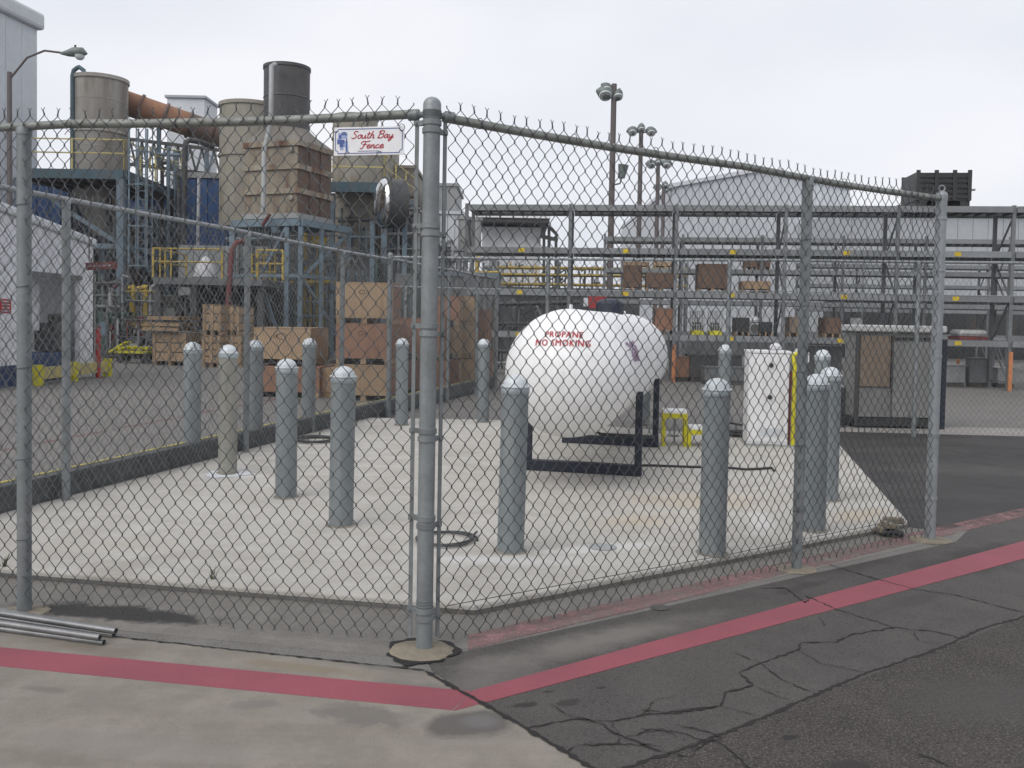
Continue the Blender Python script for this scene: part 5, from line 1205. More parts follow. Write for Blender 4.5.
# machinery under the platform: each item a thing
def machine(label, px0, px1, yt, yb_, y, depth=1.2, mat='dgrey', name='machine', seed=0, cat='machine', pipes=3):
    x0, x1 = W(px0, (yt+yb_)/2, y).x, W(px1, (yt+yb_)/2, y).x; z0 = max(0, zat(yb_, y, px0)); z1 = zat(yt, y, px0); rd = random.Random(seed)
    if z0 < .25: z0 = 0
    t = thing(name, label, cat, ((x0+x1)/2, y, z0)); h = z1-z0; w_ = x1-x0
    MB().box(x0, x1, y, y+depth, z0+h*.02, z0+h*.12).build('skid', 'dark', t)
    MB().box(x0+w_*.05, x0+w_*.62, y+.05, y+depth, z0+h*.121, z0+h*rd.uniform(.6, .85)).build('housing', mat, t, bevel=.03)
    MB().lathe([(.1*w_+.05, 0), (.18*w_, .05), (.18*w_, h*.5), (.05, h*.55)], (x0+w_*.78, y+depth*.4, z0+h*.121), 16).build('vessel', mat, t, smooth=40)
    for k in range(pipes):
        xx = x0+w_*rd.uniform(.1, .9); zz = z0+h*rd.uniform(.3, .95); MB().tube([(xx, y-.05, z0+h*.1), (xx, y-.05, zz), (xx+w_*rd.uniform(-.3, .3), y-.02, zz+.03)], rd.uniform(.025, .06), 6).build('pipework', rd.choice(['lgrey', 'mgrey', 'greenish', 'dgrey']), t, smooth=60)
    MB().box(x0+w_*.12, x0+w_*.45, y-.012, y+.048, z0+h*.3, z0+h*.5).build('panel', rd.choice(['lgrey', 'mgrey', 'steelblue']), t)
    return t
machine('dark green machinery with pipes under the left platform, beside the shed', 96, 122, 285, 362, 29.5, 1.5, 'greenish', seed=1, pipes=5)
machine('grey valve skid under the platform, right of the big blue column', 125, 152, 284, 332, 31, 1.3, 'dgrey', seed=2, pipes=6)
machine('low dark machine on the ground behind the yellow dolly', 124, 150, 328, 358, 29.4, 1.2, 'dark', seed=3, pipes=3)
machine('made-up dark machine silhouette filling the dark zone high under the platform deck', 70, 118, 205, 300, 37.5, 2, 'dgrey', seed=4, pipes=5)  # silhouette added to keep the gap below the deck dark
machine('brownish machine hung under the platform beside the column', 118, 134, 196, 300, 36.2, 1.4, 'casing_rust', seed=5)
machine('dark equipment standing below the yellow dock railing', 158, 196, 286, 330, 31.5, .8, 'dark', seed=6)
machine('dark pump set below the dock, left of the slatted crates', 190, 228, 300, 352, 30.3, .9, 'dark', seed=7)
machine('tall yellow-trimmed machine inside the blue steel frame', 238, 276, 232, 330, 35.2, 1.5, 'mgrey', seed=8, pipes=6)
machine('dark machine inside the right bay of the blue steel frame', 296, 332, 240, 350, 35.4, 1.5, 'dark', seed=9, pipes=5)
machine('low dark machine behind the big plywood crate', 268, 330, 318, 380, 27.0, 1.0, 'dark', seed=10, pipes=5)
t = thing('yellow_hoist', 'yellow box hoist hanging in the blue steel frame under the casing', 'hoist', W(318, 240, 32.5)); x0, x1, z0, z1 = BX(311, 236, 324, 244, 32.5)
MB().box(x0, x1, 32.5, 33, z0, z1).build('housing', 'yellow_rail', t, bevel=.04); MB().tube([((x0+x1)/2, 32.7, z0), ((x0+x1)/2, 32.7, z0-.9)], .03, 6).build('hook_rod', 'dark', t)
t = thing('yellow_cage', 'yellow safety cage inside the blue steel frame', 'safety cage', gl(262, 33))
for px in (252, 258, 264, 270, 275): MB().tube([W(px, 288, 33.4), W(px, 254, 33.4)], .035, 6).build('bar', 'yellow_rail', t, smooth=60)
for py in (255, 264, 272, 288): MB().tube([W(251, py, 33.4), W(276, py, 33.4)], .035, 6).build('bar', 'yellow_rail', t, smooth=60)
block('dark backdrop block added to close the bright gaps under the plant platforms', 70, 402, 212, 44, 4, 'dgrey', 'dark_backdrop', 'building', 'dark', 14)  # backdrop added so no bright sky shows through below the platforms
def pipe_rack(label, px0, px1, yt, yb_, y, n, seed, cols=('steelblue', 'lgrey', 'dgrey', 'mgrey'), nh=3, diag=2):
    rd = random.Random(seed); g = gl((px0+px1)/2, y); t = thing('pipe_rack', label, 'pipework', g, 'pipework racks inside the plant')
    for k in range(n):
        px = px0+(px1-px0)*(k+rd.uniform(.1, .9))/n; a = yt+(yb_-yt)*rd.uniform(0, .35); yy = y+rd.uniform(-.3, .3); r = rd.choice((.03, .04, .055, .08))
        top = W(px, a, yy); bot = Vector((top.x, yy, 0)); e_ = W(px+rd.uniform(-9, 9), a-rd.uniform(-4, 4), yy+rd.uniform(-.2, .4))
        MB().tube([bot, top-UP*.12, top, e_], r, 7).build('pipe', rd.choice(cols), t, smooth=50)
        if rd.random() < .5: MB().lathe([(r+.02, -.05), (r+.07, -.045), (r+.07, .045), (r+.02, .05)], Vector((top.x, yy, top.z*rd.uniform(.4, .9))), 10).build('flange', 'dgrey', t, smooth=40)
    for k in range(nh):
        py = yt+(yb_-yt)*(k+rd.uniform(.1, .9))/nh; MB().tube([W(px0, py, y-.2), W(px1, py+rd.uniform(-1.5, 1.5), y-.2)], rd.choice((.03, .05, .07)), 7).build('cross_pipe', rd.choice(cols), t, smooth=50)
    for k in range(diag): MB().bar(W(rd.uniform(px0, px1), rd.uniform(yt, yb_), y+.2), W(rd.uniform(px0, px1), rd.uniform(yt, yb_), y+.2), .07).build('brace', rd.choice(cols), t)
    return t
YC = ('yellow_rail', 'lgrey', 'dgrey', 'mgrey')
pipe_rack('pipework beside the white shed, under the left end of the platform', 95, 124, 272, 350, 30.2, 9, 31, ('greenish', 'lgrey', 'darkred', 'mgrey', 'dgrey'), 5)
pipe_rack('pipework with yellow pipes between the blue column and the dock', 126, 156, 280, 345, 30.6, 9, 32, YC, 5)
pipe_rack('tall blue-grey pipework behind the caged ladder', 128, 178, 186, 300, 38.6, 11, 33, ('steelblue', 'steelblue', 'dgrey', 'casing_rust'), 5, 5)
pipe_rack('tall pipework rising behind the platform rail, below the rusty duct', 150, 182, 140, 260, 37.2, 6, 34, ('steelblue', 'dgrey', 'lgrey'), 3, 4)
pipe_rack('pipework inside the blue steel frame below the rusty casing', 226, 286, 228, 330, 33.8, 12, 35, ('steelblue', 'lgrey', 'yellow_rail', 'mgrey', 'dgrey'), 6, 4)
pipe_rack('dense pipework in the right bay of the steel frame', 290, 338, 232, 340, 34.6, 11, 36, ('steelblue', 'dgrey', 'yellow_rail', 'mgrey'), 6, 5)
pipe_rack('pipework under the teal platform behind the crates', 338, 384, 205, 300, 36.4, 10, 37, ('steelblue', 'dgrey', 'mgrey', 'casing_rust'), 5, 4)
pipe_rack('pipework left of the corner post, right of the polished drum', 386, 420, 188, 300, 37.4, 12, 38, ('steelblue', 'lgrey', 'dgrey', 'mgrey'), 6, 5)
pipe_rack('pipework just right of the corner post above the crates', 438, 466, 238, 300, 34, 8, 39, ('lgrey', 'mgrey', 'dgrey'), 4, 3)
pipe_rack('low pipework above the site container at the rack end', 462, 500, 252, 300, 33, 8, 40, ('lgrey', 'mgrey', 'dgrey', 'yellow_rail'), 4, 4)
pipe_rack('distant pipework and posts behind the yellow-beamed rack', 500, 600, 262, 320, 41, 16, 41, ('mgrey', 'dgrey', 'yellow_rail', 'lgrey'), 6, 6)
pipe_rack('pipes and stanchions low behind the white tank', 495, 580, 300, 372, 27.5, 12, 42, ('lgrey', 'mgrey', 'dgrey'), 4, 5)
pipe_rack('ground-level pipework behind the yellow dolly', 112, 150, 318, 362, 29.8, 8, 43, ('dgrey', 'lgrey', 'darkred'), 4, 3)
# ------------------------------------------------------------------ right half of the plant
tank('pale tank standing behind the white fence sign', 355, 41, 22, 111, 190, 'beige', 'process_tank', (140,), lipped=True)
tank('wide beige tank below the teal platform, behind the sign', 352, 37.5, 24, 192, 300, 'beige', 'process_tank', (219, 250))
x0, x1, z0, z1 = BX(330, 182, 384, 192, 35.5)
pr_ = thing('steel_platform', 'teal steel platform with yellow railing right of the rusty casing', 'platform', (x0, 35.5, 0))
MB().box(x0, x1, 35.5, 35.75, z0, z1).build('edge_beam', 'teal', pr_); MB().box(x0, x1+.6, 35.76, 39.2, z1-.3, z1-.06).build('deck', 'dark', pr_)
e0, e1 = Vector((x0, 35.6, z1)), Vector((x1, 35.6, z1)); e2 = W(415, 196, 41.5); e2.z = z1
beam(pr_, e1-UP*.2, e2-UP*.2, .2, 'teal', 'edge_beam', .34)
railing(pr_, [e0, e1, e2], 1.1, 'pale_yellow', r=.03)
for px, y in ((331, 35.8), (383, 35.8), (413, 41)): beam(pr_, gl(px, y), Vector((gl(px, y).x, y, z1-.42)), .2, 'steelblue', 'column')
for px, y in ((395, 38), (404, 39)): beam(pr_, gl(px, y), Vector((gl(px, y).x, y, z1-.42)), .14, 'steelblue', 'column')
block('pale stepped plant building left of the corner post, behind the yellow railing', 376, 388, 133, 44, 4, 'beige', panels=2)
block('low beige plant building behind the corner post', 384, 414, 168, 46, 5, 'beige', panels=3)
block('pale narrow plant building seen just right of the corner post', 436, 456, 186, 47, 5, 'lgrey', panels=2)
block('white low building with roof railing right of the corner post', 440, 462, 214, 44, 4, 'trimpale', panels=3)
tank('left one of two slim grey tanks right of the corner post', 464, 40, 6, 215, 262, 'lgrey', 'slim_tank', ())
tank('right one of two slim grey tanks right of the corner post', 475.5, 40, 5.5, 216, 262, 'lgrey', 'slim_tank', ())
# shiny dished end with dark machinery
dc_ = W(384, 203, 33); t = thing('polished_drum', 'polished steel drum end glinting left of the corner post', 'drum', dc_)
ax_ = Vector((-.93, -.37, 0)).normalized(); MB().lathe([(.90*math.cos(a), .34*math.sin(a)) for a in np.linspace(0, math.pi/2*.999, 9)], dc_, 32, axis=ax_).build('dished_end', 'mirror', t, smooth=60)
MB().lathe([(.90, -.7), (.90, 0)], dc_, 32, axis=ax_).build('barrel', 'dgrey', t, smooth=40); MB().lathe([(.905, -.08), (.96, -.07), (.96, .01), (.905, .02)], dc_, 32, axis=ax_).build('rim', 'dgrey', t, smooth=40)
for sx in (-.5, .7): beam(t, Vector((dc_.x+sx, 33.6, 0)), Vector((dc_.x+sx, 33.6, dc_.z-.6)), .16, 'steelblue', 'stand')
machine('dark machinery below the polished drum, left of the corner post', 386, 416, 205, 262, 38, 1.5, 'dgrey', seed=21, pipes=6)
machine('dark machinery low behind the three-high crate stack', 345, 392, 240, 300, 35, 1.5, 'dgrey', seed=22, pipes=6)
machine('equipment behind the corner post above the crates', 393, 424, 262, 330, 33, 1.5, 'mgrey', seed=23, pipes=6)
t = thing('hose_reel', 'dark curved hoses hanging beside the crate stack', 'hose', W(345, 270, 30))
for k in range(3): MB().tube([W(336+k*7, 300, 30), W(338+k*7, 270, 30), W(345+k*7, 258, 30), W(352+k*7, 270, 30), W(356+k*6, 292, 30)], .07, 8).build('hose_loop', 'dgrey', t, smooth=60)
t = thing('site_container', 'long grey-blue container wall behind the right-hand crates', 'container', gl(470, 30)); x0, x1, z0, z1 = BX(432, 276, 500, 294, 30)
MB().box(x0, x1, 30.06, 32.3, 0, z1).build('body', 'mgrey', t)
for i in range(12): a = x0+(x1-x0)*i/12; MB().box(a+.03, a+.13, 30, 30.058, .1, z1-.1).build('rib', 'mgrey', t)
MB().box(x0-.02, x1+.02, 29.97, 32.35, z1, z1+.12).build('roof_rail', 'steelblue', t)
# pavilion with dark eaves
pv2 = thing('pavilion', 'white building with dark overhanging eaves above the rack beams, left of centre', 'building', gl(515, 50))
x0, x1, z0, z1 = BX(482, 227, 541, 262, 50)
for i in range(4): a = x0+(x1-x0)*i/4; MB().box(a, a+(x1-x0)/4-.02, 50, 50.2, 0, z1).build('wall_panel', 'white', pv2)
MB().box(x0+.01, x1-.03, 50.21, 56, 0, z1-.01).build('body', 'white', pv2)
xe0, xe1 = W(478, 226, 49).x, W(549, 226, 49).x
MB().box(xe0, xe1, 48.6, 57, z1+.12, z1+.34).build('eave', 'dark', pv2); MB().box(xe0-.05, xe1+.05, 48.5, 57.1, z1+.345, z1+.62).build('roof_edge', 'white', pv2); 
zr_ = zat(214, 50, 510); MB().quad_box([(xe0, 48.5, z1+.63), (xe1, 48.5, z1+.63), (xe1, 57, z1+.63), (xe0, 57, z1+.63), (xe0+.4, 51.5, zr_), (xe1-.4, 51.5, zr_), (xe1-.4, 55, zr_), (xe0+.4, 55, zr_)]).build('roof', 'farwhite', pv2)
for px in (544, 549, 556): MB().bar(gl(px, 49.5), W(px, 228 if px < 550 else 236, 49.5), .16).build('column', 'dgrey', pv2)
MB().bar(W(546, 224, 49.5), W(558, 236, 49.5), .14).build('rafter', 'dark', pv2); MB().bar(W(540, 236, 49.5), W(558, 240, 49.5), .2).build('lean_to_roof', 'dark', pv2)
# ------------------------------------------------------------------ gabled warehouse and long wall
wh = thing('gabled_warehouse', 'big pale gabled warehouse beyond the racks', 'warehouse', gl(760, 66))
x0, xp, x1 = W(672, 190, 66).x, W(761, 175, 66).x, W(850, 190, 66).x; ze0, zp, ze1 = zat(188, 66, 672), zat(171.5, 66, 761), zat(190, 66, 850)
n = 26
for i in range(n):
    a, b = x0+(x1-x0)*i/n, x0+(x1-x0)*(i+1)/n
    zz = lambda x: ze0+(zp-ze0)*(x-x0)/(xp-x0) if x < xp else zp+(ze1-zp)*(x-xp)/(x1-xp)
    MB().quad_box([(a, 66, 0), (b-.02, 66, 0), (b-.02, 66.15, 0), (a, 66.15, 0), (a, 66, zz(a)), (b-.02, 66, zz(b)), (b-.02, 66.15, zz(b)), (a, 66.15, zz(a))]).build('cladding_sheet', 'farwhite', wh)
for (a, za, b, zb) in ((x0-.15, ze0, xp, zp), (xp, zp, x1+.15, ze1)):
    MB().quad_box([(a, 65.8, za+.01), (b, 65.8, zb+.01), (b, 96, zb+.01), (a, 96, za+.01), (a, 65.8, za+.3), (b, 65.8, zb+.3), (b, 96, zb+.3), (a, 96, za+.3)]).build('roof', 'trimpale', wh)
for xx in (x0, x1): MB().box(xx-.08, xx+.08, 66.16, 96, 0, ze0-.1).build('side_wall', 'farwhite', wh)
lw = thing('long_building', 'long low pale building behind the right-hand racks', 'building', gl(950, 58))
x0, x1 = W(836, 250, 58).x, W(1200, 250, 58).x; z1 = zat(214, 58, 950)
n = 24
for i in range(n): a = x0+(x1-x0)*i/n; MB().box(a, a+(x1-x0)/n-.03, 58, 58.2, 2.6, z1).build('cladding_sheet', 'fargrey', lw); MB().box(a, a+(x1-x0)/n-.03, 58.02, 58.2, 0, 2.58).build('base_panel', 'mgrey', lw)
MB().box(x0, x1, 57.7, 70, z1+.001, z1+.25).build('roof', 'trimpale', lw); MB().box(x0+.02, x1-.1, 58.22, 69, 0, z1-.02).build('body', 'fargrey', lw)
# dark store wall low behind the racks
for (p0, p1, yt, y, lab, mt) in ((846, 1150, 300, 44, 'dark grey low store building behind the right-hand racks', 'dgrey'), (640, 842, 338, 43, 'long low grey wall behind the middle racks', 'mgrey'), (488, 640, 290, 40, 'grey low store behind the left racks', 'mgrey')):
    block(lab, p0, p1, yt, y, 3, mt, 'store_building', 'building', 'mgrey', 10)
# ------------------------------------------------------------------ flood light masts
def mast(label, px, ytop, y, heads, r=.12):
    g = gl(px, y, ytop+30); zt = zat(ytop, y, px); t = thing('flood_mast', label, 'light mast', g, 'flood light masts beyond the racks')
    MB().tube([g, g+UP*zt], [r*1.25, r], 10).build('pole', 'lamppole', t, smooth=50)
    for (dx, dz, w_, tilt) in heads:
        c = g+UP*(zt+dz)+Vector((dx, 0, 0)); m = MB(); s_ = 1 if dx >= 0 else -1
        a = Vector((s_*math.cos(tilt), 0, math.sin(tilt))); n_ = Vector((-a.z*1, -.5, a.x)).normalized()
        w_ = w_*.85; m.lathe([(.04, -w_*.5), (w_*.34, -w_*.3), (w_*.42, .0), (w_*.30, w_*.3), (w_*.05, w_*.52)], c, 12, axis=a); m.build('lamp_head', 'lampgrey', t, smooth=45)
        MB().lathe([(w_*.36, 0), (w_*.34, .05), (.001, .06)], c+Vector((0, -w_*.2, -w_*.2)), 12, axis=(0, -.6, -.8)).build('lens', 'glass', t, smooth=45)
        MB().tube([g+UP*(zt+dz-.1), c], .04, 6).build('arm', 'lampgrey', t, smooth=60)
    return t
m1 = mast('tallest flood light mast, with two lamp heads and a box halfway down', 613.5, 84, 36, [(-.35, -.35, .85, .2), (-.30, -.15, .6, .6), (.16, -.42, .6, 1.3)], .11)
g = gl(613.5, 36, 114); a = W(624, 180, 36); MB().tube([Vector((g.x, 36, zat(184, 36, 613)-.05)), W(620, 183.5, 36), W(621.5, 178, 36)], .035, 6).build('side_arm', 'lamppole', m1, smooth=60)
MB().tube([W(621.5, 178, 36), W(623.5, 165, 36)], [.13, .22], 10).build('side_lamp', 'lampgrey', m1, smooth=50)
mast('second flood light mast with three lamp heads, right of the tallest', 640.5, 131, 46, [(-.45, 0, .7, -.1), (.0, .15, .6, 1.5), (.5, 0, .7, -.1)], .11)
mast('third flood light mast with spreading lamp heads', 657.5, 164, 56, [(-.45, 0, .8, .0), (.0, .15, .6, 1.5), (.5, .02, .8, .0)], .12)
mast('farthest and lowest flood light mast beside the warehouse', 663, 187, 66, [(-.45, 0, .8, -.2), (.1, .15, .7, 1.5), (.5, .0, .7, .3)], .13)
# ------------------------------------------------------------------ pallet racks
RU = Vector((.9936, -.113, 0)).normalized(); RV = Vector((.113, .9936, 0)).normalized()
def rack(label, px0, y, bays, bay, levels, depth=1.07, tags=True, guards=(), mat='rack', bmat='rackpale', bars=True, bh=.15, group='pallet rack rows in the storage yard', topz=None):
    o = W(px0, 330, y); o.z = 0; t = thing('pallet_rack', label, 'storage rack', o, group)
    zt = (topz or max(levels)+.12)
    P = lambda u, v, z: o + RU*u + RV*v + UP*z
    mats = {}
    def shared(key, mk, name, m, off):
        """one mesh per kind of piece, shared by all its copies"""
        if key not in mats:
            ob = mk().build(name, m, t); mats[key] = ob; ob.location = off
        else:
            c = mats[key].copy(); C.objects.link(c); c.parent = t; c.location = off
    def L0(u, v, z): return o + RU*u + RV*v + UP*z
    for i in range(bays+1):
        for v in (0, depth): 
            off = RU*(i*bay) + RV*v
            shared('up', lambda: MB().bar(L0(0, 0, 0), L0(0, 0, zt), .085, .075, up=RV), 'upright', mat, off)
            shared('foot', lambda: MB().bar(L0(-.09, 0, .008), L0(.09, 0, .008), .16, .016), 'base_plate', mat, off)
        z = .25; up = True
        while z < zt-1.0:
            shared('br%d%d' % (int(z*100), up), lambda: MB().bar(L0(0, .04 if up else depth-.04, z), L0(0, depth-.04 if up else .04, z+.95), .035, .035), 'brace', mat, RU*(i*bay))
            z += 1.0; up = not up
        shared('hb', lambda: MB().bar(L0(0, .04, .2), L0(0, depth-.04, .2), .035, .035), 'brace', mat, RU*(i*bay))
        shared('hb2', lambda: MB().bar(L0(0, .04, zt-.1), L0(0, depth-.04, zt-.1), .035, .035), 'brace', mat, RU*(i*bay))
    cb = MB()
    for i in range(bays):
        for z in levels:
            for v in (-.062, depth+.062): shared('bm', lambda: MB().bar(L0(.05, 0, 0), L0(bay-.05, 0, 0), .05, bh), 'load_beam', bmat, RU*(i*bay)+RV*v+UP*(z-bh/2))
            if bars:
                for k in range(9): u = i*bay+bay*(k+.7)/9.4; cb.bar(P(u, -.03, z-bh*.55), P(u, depth+.03, z-bh*.55), .05, .05)
    if bars: cb.build('cross_bars', mat, t, kind='stuff')
    for i in range(bays):
        for z in levels[1:]:
            shared('dk', lambda: MB().bar(L0(.06, depth*.5, 0), L0(bay-.06, depth*.5, 0), depth-.02, .03), 'shelf_deck', mat, RU*(i*bay)+UP*(z-bh*.30))
    if tags:
        for i in range(bays):
            for z in levels[:-1]: shared('tag', lambda: MB().bar(L0(-.075, 0, 0), L0(.075, 0, 0), .004, .10), 'load_tag', 'tag', RU*((i+.53)*bay+random.uniform(-.05, .05)) + RV*(-.092) + UP*(z-bh/2))
    for i in guards: MB().bar(P(i*bay, -.12, 0), P(i*bay, -.12, .95), .085, .05, up=RV).build('post_guard', 'orange', t)
    return t, P
LV = [zat(335, 22.72, 700), zat(292, 22.72, 700), zat(249, 22.72, 700), zat(205.5, 22.72, 700)]
r1, RP = rack('front pallet rack row with yellow tags, right behind the back fence', 465, 23.4, 7, 2.68, LV, guards=(2, 5), topz=LV[3]+.03)
r2, RP2 = rack('second pallet rack row, behind the front row', 603, 31.5, 8, 2.68, LV, tags=False, topz=LV[3]+.1)
q = gl(957.5, 25.6, 370); MB().bar(q, q+UP*.62, .085, .05).build('post_guard', 'orange', r1)
r3, RP3 = rack('third pallet rack row, farthest on the right', 800, 40.5, 6, 2.66, LV[:3]+[LV[3]-.2], tags=False, bars=False)
r4, RP4 = rack('far rack row with yellow beams on the left', 494, 38, 3, 2.66, [1.0, zat(283, 38, 520), zat(273.5, 38, 520), zat(266.5, 38, 520)], tags=False, bars=False, bmat='yellow_rail', topz=zat(260, 38, 520), bh=.07)
# goods on the racks
def on_rack(RPf, label, u0, u1, z, h, depth, mat, v=.1, name='rack_box', cat='box', group='goods stored on the racks', lid=None, cleats=True):
    t = thing(name, label, cat, RPf((u0+u1)/2, v, z), group)
    p = lambda u, vv, zz: RPf(u, vv, zz)
    MB().quad_box([p(u0, v, z+.10), p(u1, v, z+.10), p(u1, v+depth, z+.10), p(u0, v+depth, z+.10)] + [p(u0, v, z+h), p(u1, v, z+h), p(u1, v+depth, z+h), p(u0, v+depth, z+h)]).build('body', mat, t)
    for k in (0, .45, .9):
        a = u0+(u1-u0)*k; b = a+(u1-u0)*.1; MB().quad_box([p(a, v, z+.001), p(b, v, z+.001), p(b, v+depth, z+.001), p(a, v+depth, z+.001)] + [p(a, v, z+.098), p(b, v, z+.098), p(b, v+depth, z+.098), p(a, v+depth, z+.098)]).build('runner', 'wood', t)
    if cleats:
        for k in (.03, .9): a = u0+(u1-u0)*k; b = a+(u1-u0)*.07; MB().quad_box([p(a, v-.02, z+.11), p(b, v-.02, z+.11), p(b, v-.001, z+.11), p(a, v-.001, z+.11)] + [p(a, v-.02, z+h-.01), p(b, v-.02, z+h-.01), p(b, v-.001, z+h-.01), p(a, v-.001, z+h-.01)]).build('cleat', mat, t)
    return t
def upx(px, y=22.3, RPf=RP): # distance along the rack for a pixel column
    o = RPf(0, 0, 0); p = plane_hit(px, 330, o, math.atan2(RU.x, RU.y)); return (p-o).dot(RU)
on_rack(RP, 'wide brown carton on the second shelf, just right of the tank dome', upx(622), upx(641), LV[1], .66, .8, 'carton')
on_rack(RP, 'low brown carton on the second shelf left of a rack upright', upx(645), upx(676), LV[1], .48, .8, 'carton')
on_rack(RP, 'tall brown crate on the second shelf in the middle bay', upx(697), upx(727), LV[1], .72, .8, 'carton')
on_rack(RP, 'flat brown load on the second shelf right of the middle fence post bay', upx(742), upx(770), LV[1], .30, .8, 'wood')
on_rack(RP, 'orange-brown crate on the lowest shelf right of the tank', upx(655), upx(676), LV[0], .66, .9, 'plyred')
on_rack(RP, 'black case on the lowest shelf left end of the engine', upx(736), upx(750), LV[0], .46, .7, 'binblack', cleats=False)
on_rack(RP, 'black case on the lowest shelf right of the engine', upx(760), upx(773), LV[0], .36, .7, 'binblack', cleats=False)
on_rack(RP, 'dark brown crate on the lowest shelf left of the grey generator', upx(790), upx(806), LV[0], .5, .8, 'genbrown')
on_rack(RP, 'brown crate on the lowest shelf just above the grey generator', upx(826), upx(842), LV[0], .5, .8, 'carton')
on_rack(RP2, 'left brown carton high on the second row', upx(744, 30, RP2), upx(756, 30, RP2), LV[2], .32, .7, 'carton')
on_rack(RP2, 'right brown carton high on the second row', upx(758, 30, RP2), upx(769, 30, RP2), LV[2], .32, .7, 'carton')
on_rack(RP2, 'long brown pallet load high on the second row at its left end', upx(622, 30, RP2), upx(648, 30, RP2), LV[2], .24, .7, 'wood')
on_rack(RP2, 'short brown pallet load high on the second row near its left end', upx(652, 30, RP2), upx(676, 30, RP2), LV[2], .24, .7, 'wood')
def basket(label, px0, px1):
    u0, u1 = upx(px0), upx(px1); t = thing('wire_basket', label, 'basket', RP((u0+u1)/2, .1, LV[0]), 'wire baskets on yellow pallets'); z = LV[0]
    MB().bar(RP(u0, .3, z+.06), RP(u1, .3, z+.06), .6, .11).build('pallet_base', 'yellow', t)
    for i in range(6): u = u0+(u1-u0)*i/5; MB().bar(RP(u, .05, z+.12), RP(u, .05, z+.6), .02).build('wire', 'lgrey', t); MB().bar(RP(u, .55, z+.12), RP(u, .55, z+.6), .02).build('wire', 'lgrey', t)
    for k in (.25, .42, .6): MB().bar(RP(u0, .05, z+k), RP(u1, .05, z+k), .02).build('wire', 'lgrey', t); MB().bar(RP(u0, .55, z+k), RP(u1, .55, z+k), .02).build('wire', 'lgrey', t)
    MB().bar(RP(u0+.05, .3, z+.22), RP(u1-.05, .3, z+.22), .4, .2).build('load', 'dgrey', t)
basket('left wire basket on a yellow pallet on the lowest shelf', 692, 704); basket('right wire basket on a yellow pallet on the lowest shelf', 710, 722)
t = thing('engine', 'pale engine block on the lowest shelf between two black cases', 'engine', RP(upx(754), .3, LV[0])); u = upx(754)
MB().bar(RP(u-.14, .3, LV[0]+.18), RP(u+.14, .3, LV[0]+.18), .4, .34).build('block', 'lgrey', t, bevel=.05); MB().lathe([(.13, 0), (.15, .06), (.1, .14), (.02, .16)], RP(u, .2, LV[0]+.352), 12).build('air_filter', 'trimpale', t, smooth=40); MB().lathe([(.1, 0), (.1, .08)], RP(u+.02, .08, LV[0]+.2), 12, axis=-RV).build('pulley', 'dark', t, smooth=40)
t = thing('wrapped_pallet', 'plastic-wrapped pale load on the lowest shelf right of the end post', 'pallet load', RP(upx(975), .2, LV[0])); u0, u1 = upx(960), upx(989)
MB().bar(RP(u0, .4, LV[0]+.17), RP(u1, .4, LV[0]+.17), .7, .18).build('load', 'lgrey', t, bevel=.08); MB().bar(RP(u0, .4, LV[0]+.05), RP(u1, .4, LV[0]+.05), .8, .08).build('pallet_base', 'darkred', t)
def floor_box(label, px0, px1, yt, y, mat, name='floor_box', cat='box', depth=.7, gp='goods on the ground under the racks'):
    x0, x1 = W(px0, 365, y).x, W(px1, 365, y).x; z1 = zat(yt, y, px0); t = thing(name, label, cat, ((x0+x1)/2, y, 0), gp)
    MB().box(x0, x1, y, y+depth, .1, z1).build('body', mat, t, bevel=.02); MB().box(x0+.03, x1-.03, y+.02, y+depth-.02, 0, .098).build('base', 'dark', t)
    MB().box(x0-.012, x1+.012, y-.012, y+depth+.012, z1+.001, z1+.035).build('lid', mat, t)
floor_box('grey-blue steel box on the ground under the rack right of the end post', 970, 993, 359, 23.0, 'mgrey', depth=.25)
floor_box('pale sack load on the ground just right of the grey generator', 945, 966, 366, 23, 'lgrey')
floor_box('pale sack load on the ground at the right edge', 998, 1016, 369, 23, 'lgrey')
floor_box('dark long bin under the rack behind the near right bollard', 690, 742, 356, 23, 'dgrey')
floor_box('dark bin under the rack left of the white cabinet', 705, 745, 368, 22, 'mgrey', depth=.5)
floor_box('grey steel bin under the rack left of the generator', 808, 842, 347, 23.2, 'mgrey')
floor_box('dark stillage under the rack just left of the white tank', 468, 490, 340, 24.5, 'dark')
floor_box('brown floor crate under the rack right of the tank', 676, 690, 358, 23.1, 'plyred')
# black bulk bin on the top beam
u0, u1 = upx(911), upx(966); zb = LV[3]
bn = thing('bulk_bin', 'black plastic bulk container on top of the front rack', 'container', RP((u0+u1)/2, .1, zb))
p = lambda u, v, z: RP(u, v, zb+z)
def rb_(u0, u1, v0, v1, z0, z1): return MB().quad_box([p(u0, v0, z0), p(u1, v0, z0), p(u1, v1, z0), p(u0, v1, z0), p(u0, v0, z1), p(u1, v0, z1), p(u1, v1, z1), p(u0, v1, z1)])
Hb = .88; dB_ = 1.1
rb_(u0, u1, 0, .04, .14, Hb-.06).build('front_wall', 'binblack', bn); rb_(u0, u1, dB_, dB_+.04, .14, Hb).build('rear_wall', 'binblack', bn)
rb_(u0, u0+.04, .042, dB_-.002, .14, Hb-.05).build('side_wall', 'binblack', bn); rb_(u1-.04, u1, .042, dB_-.002, .14, Hb-.05).build('side_wall', 'binblack', bn)
rb_(u0+.042, u1-.042, .042, dB_-.002, .14, .18).build('floor', 'binblack', bn)
for k in range(5): z_ = .2+k*.125; rb_(u0+.08, u1-.08, -.03, -.001, z_, z_+.06).build('rib', 'binblack', bn)
for uu in (u0, u0+(u1-u0)*.33, u0+(u1-u0)*.66, u1-.09): rb_(uu, uu+.09, -.045, -.002, .14, Hb).build('corner_rib', 'binblack', bn)
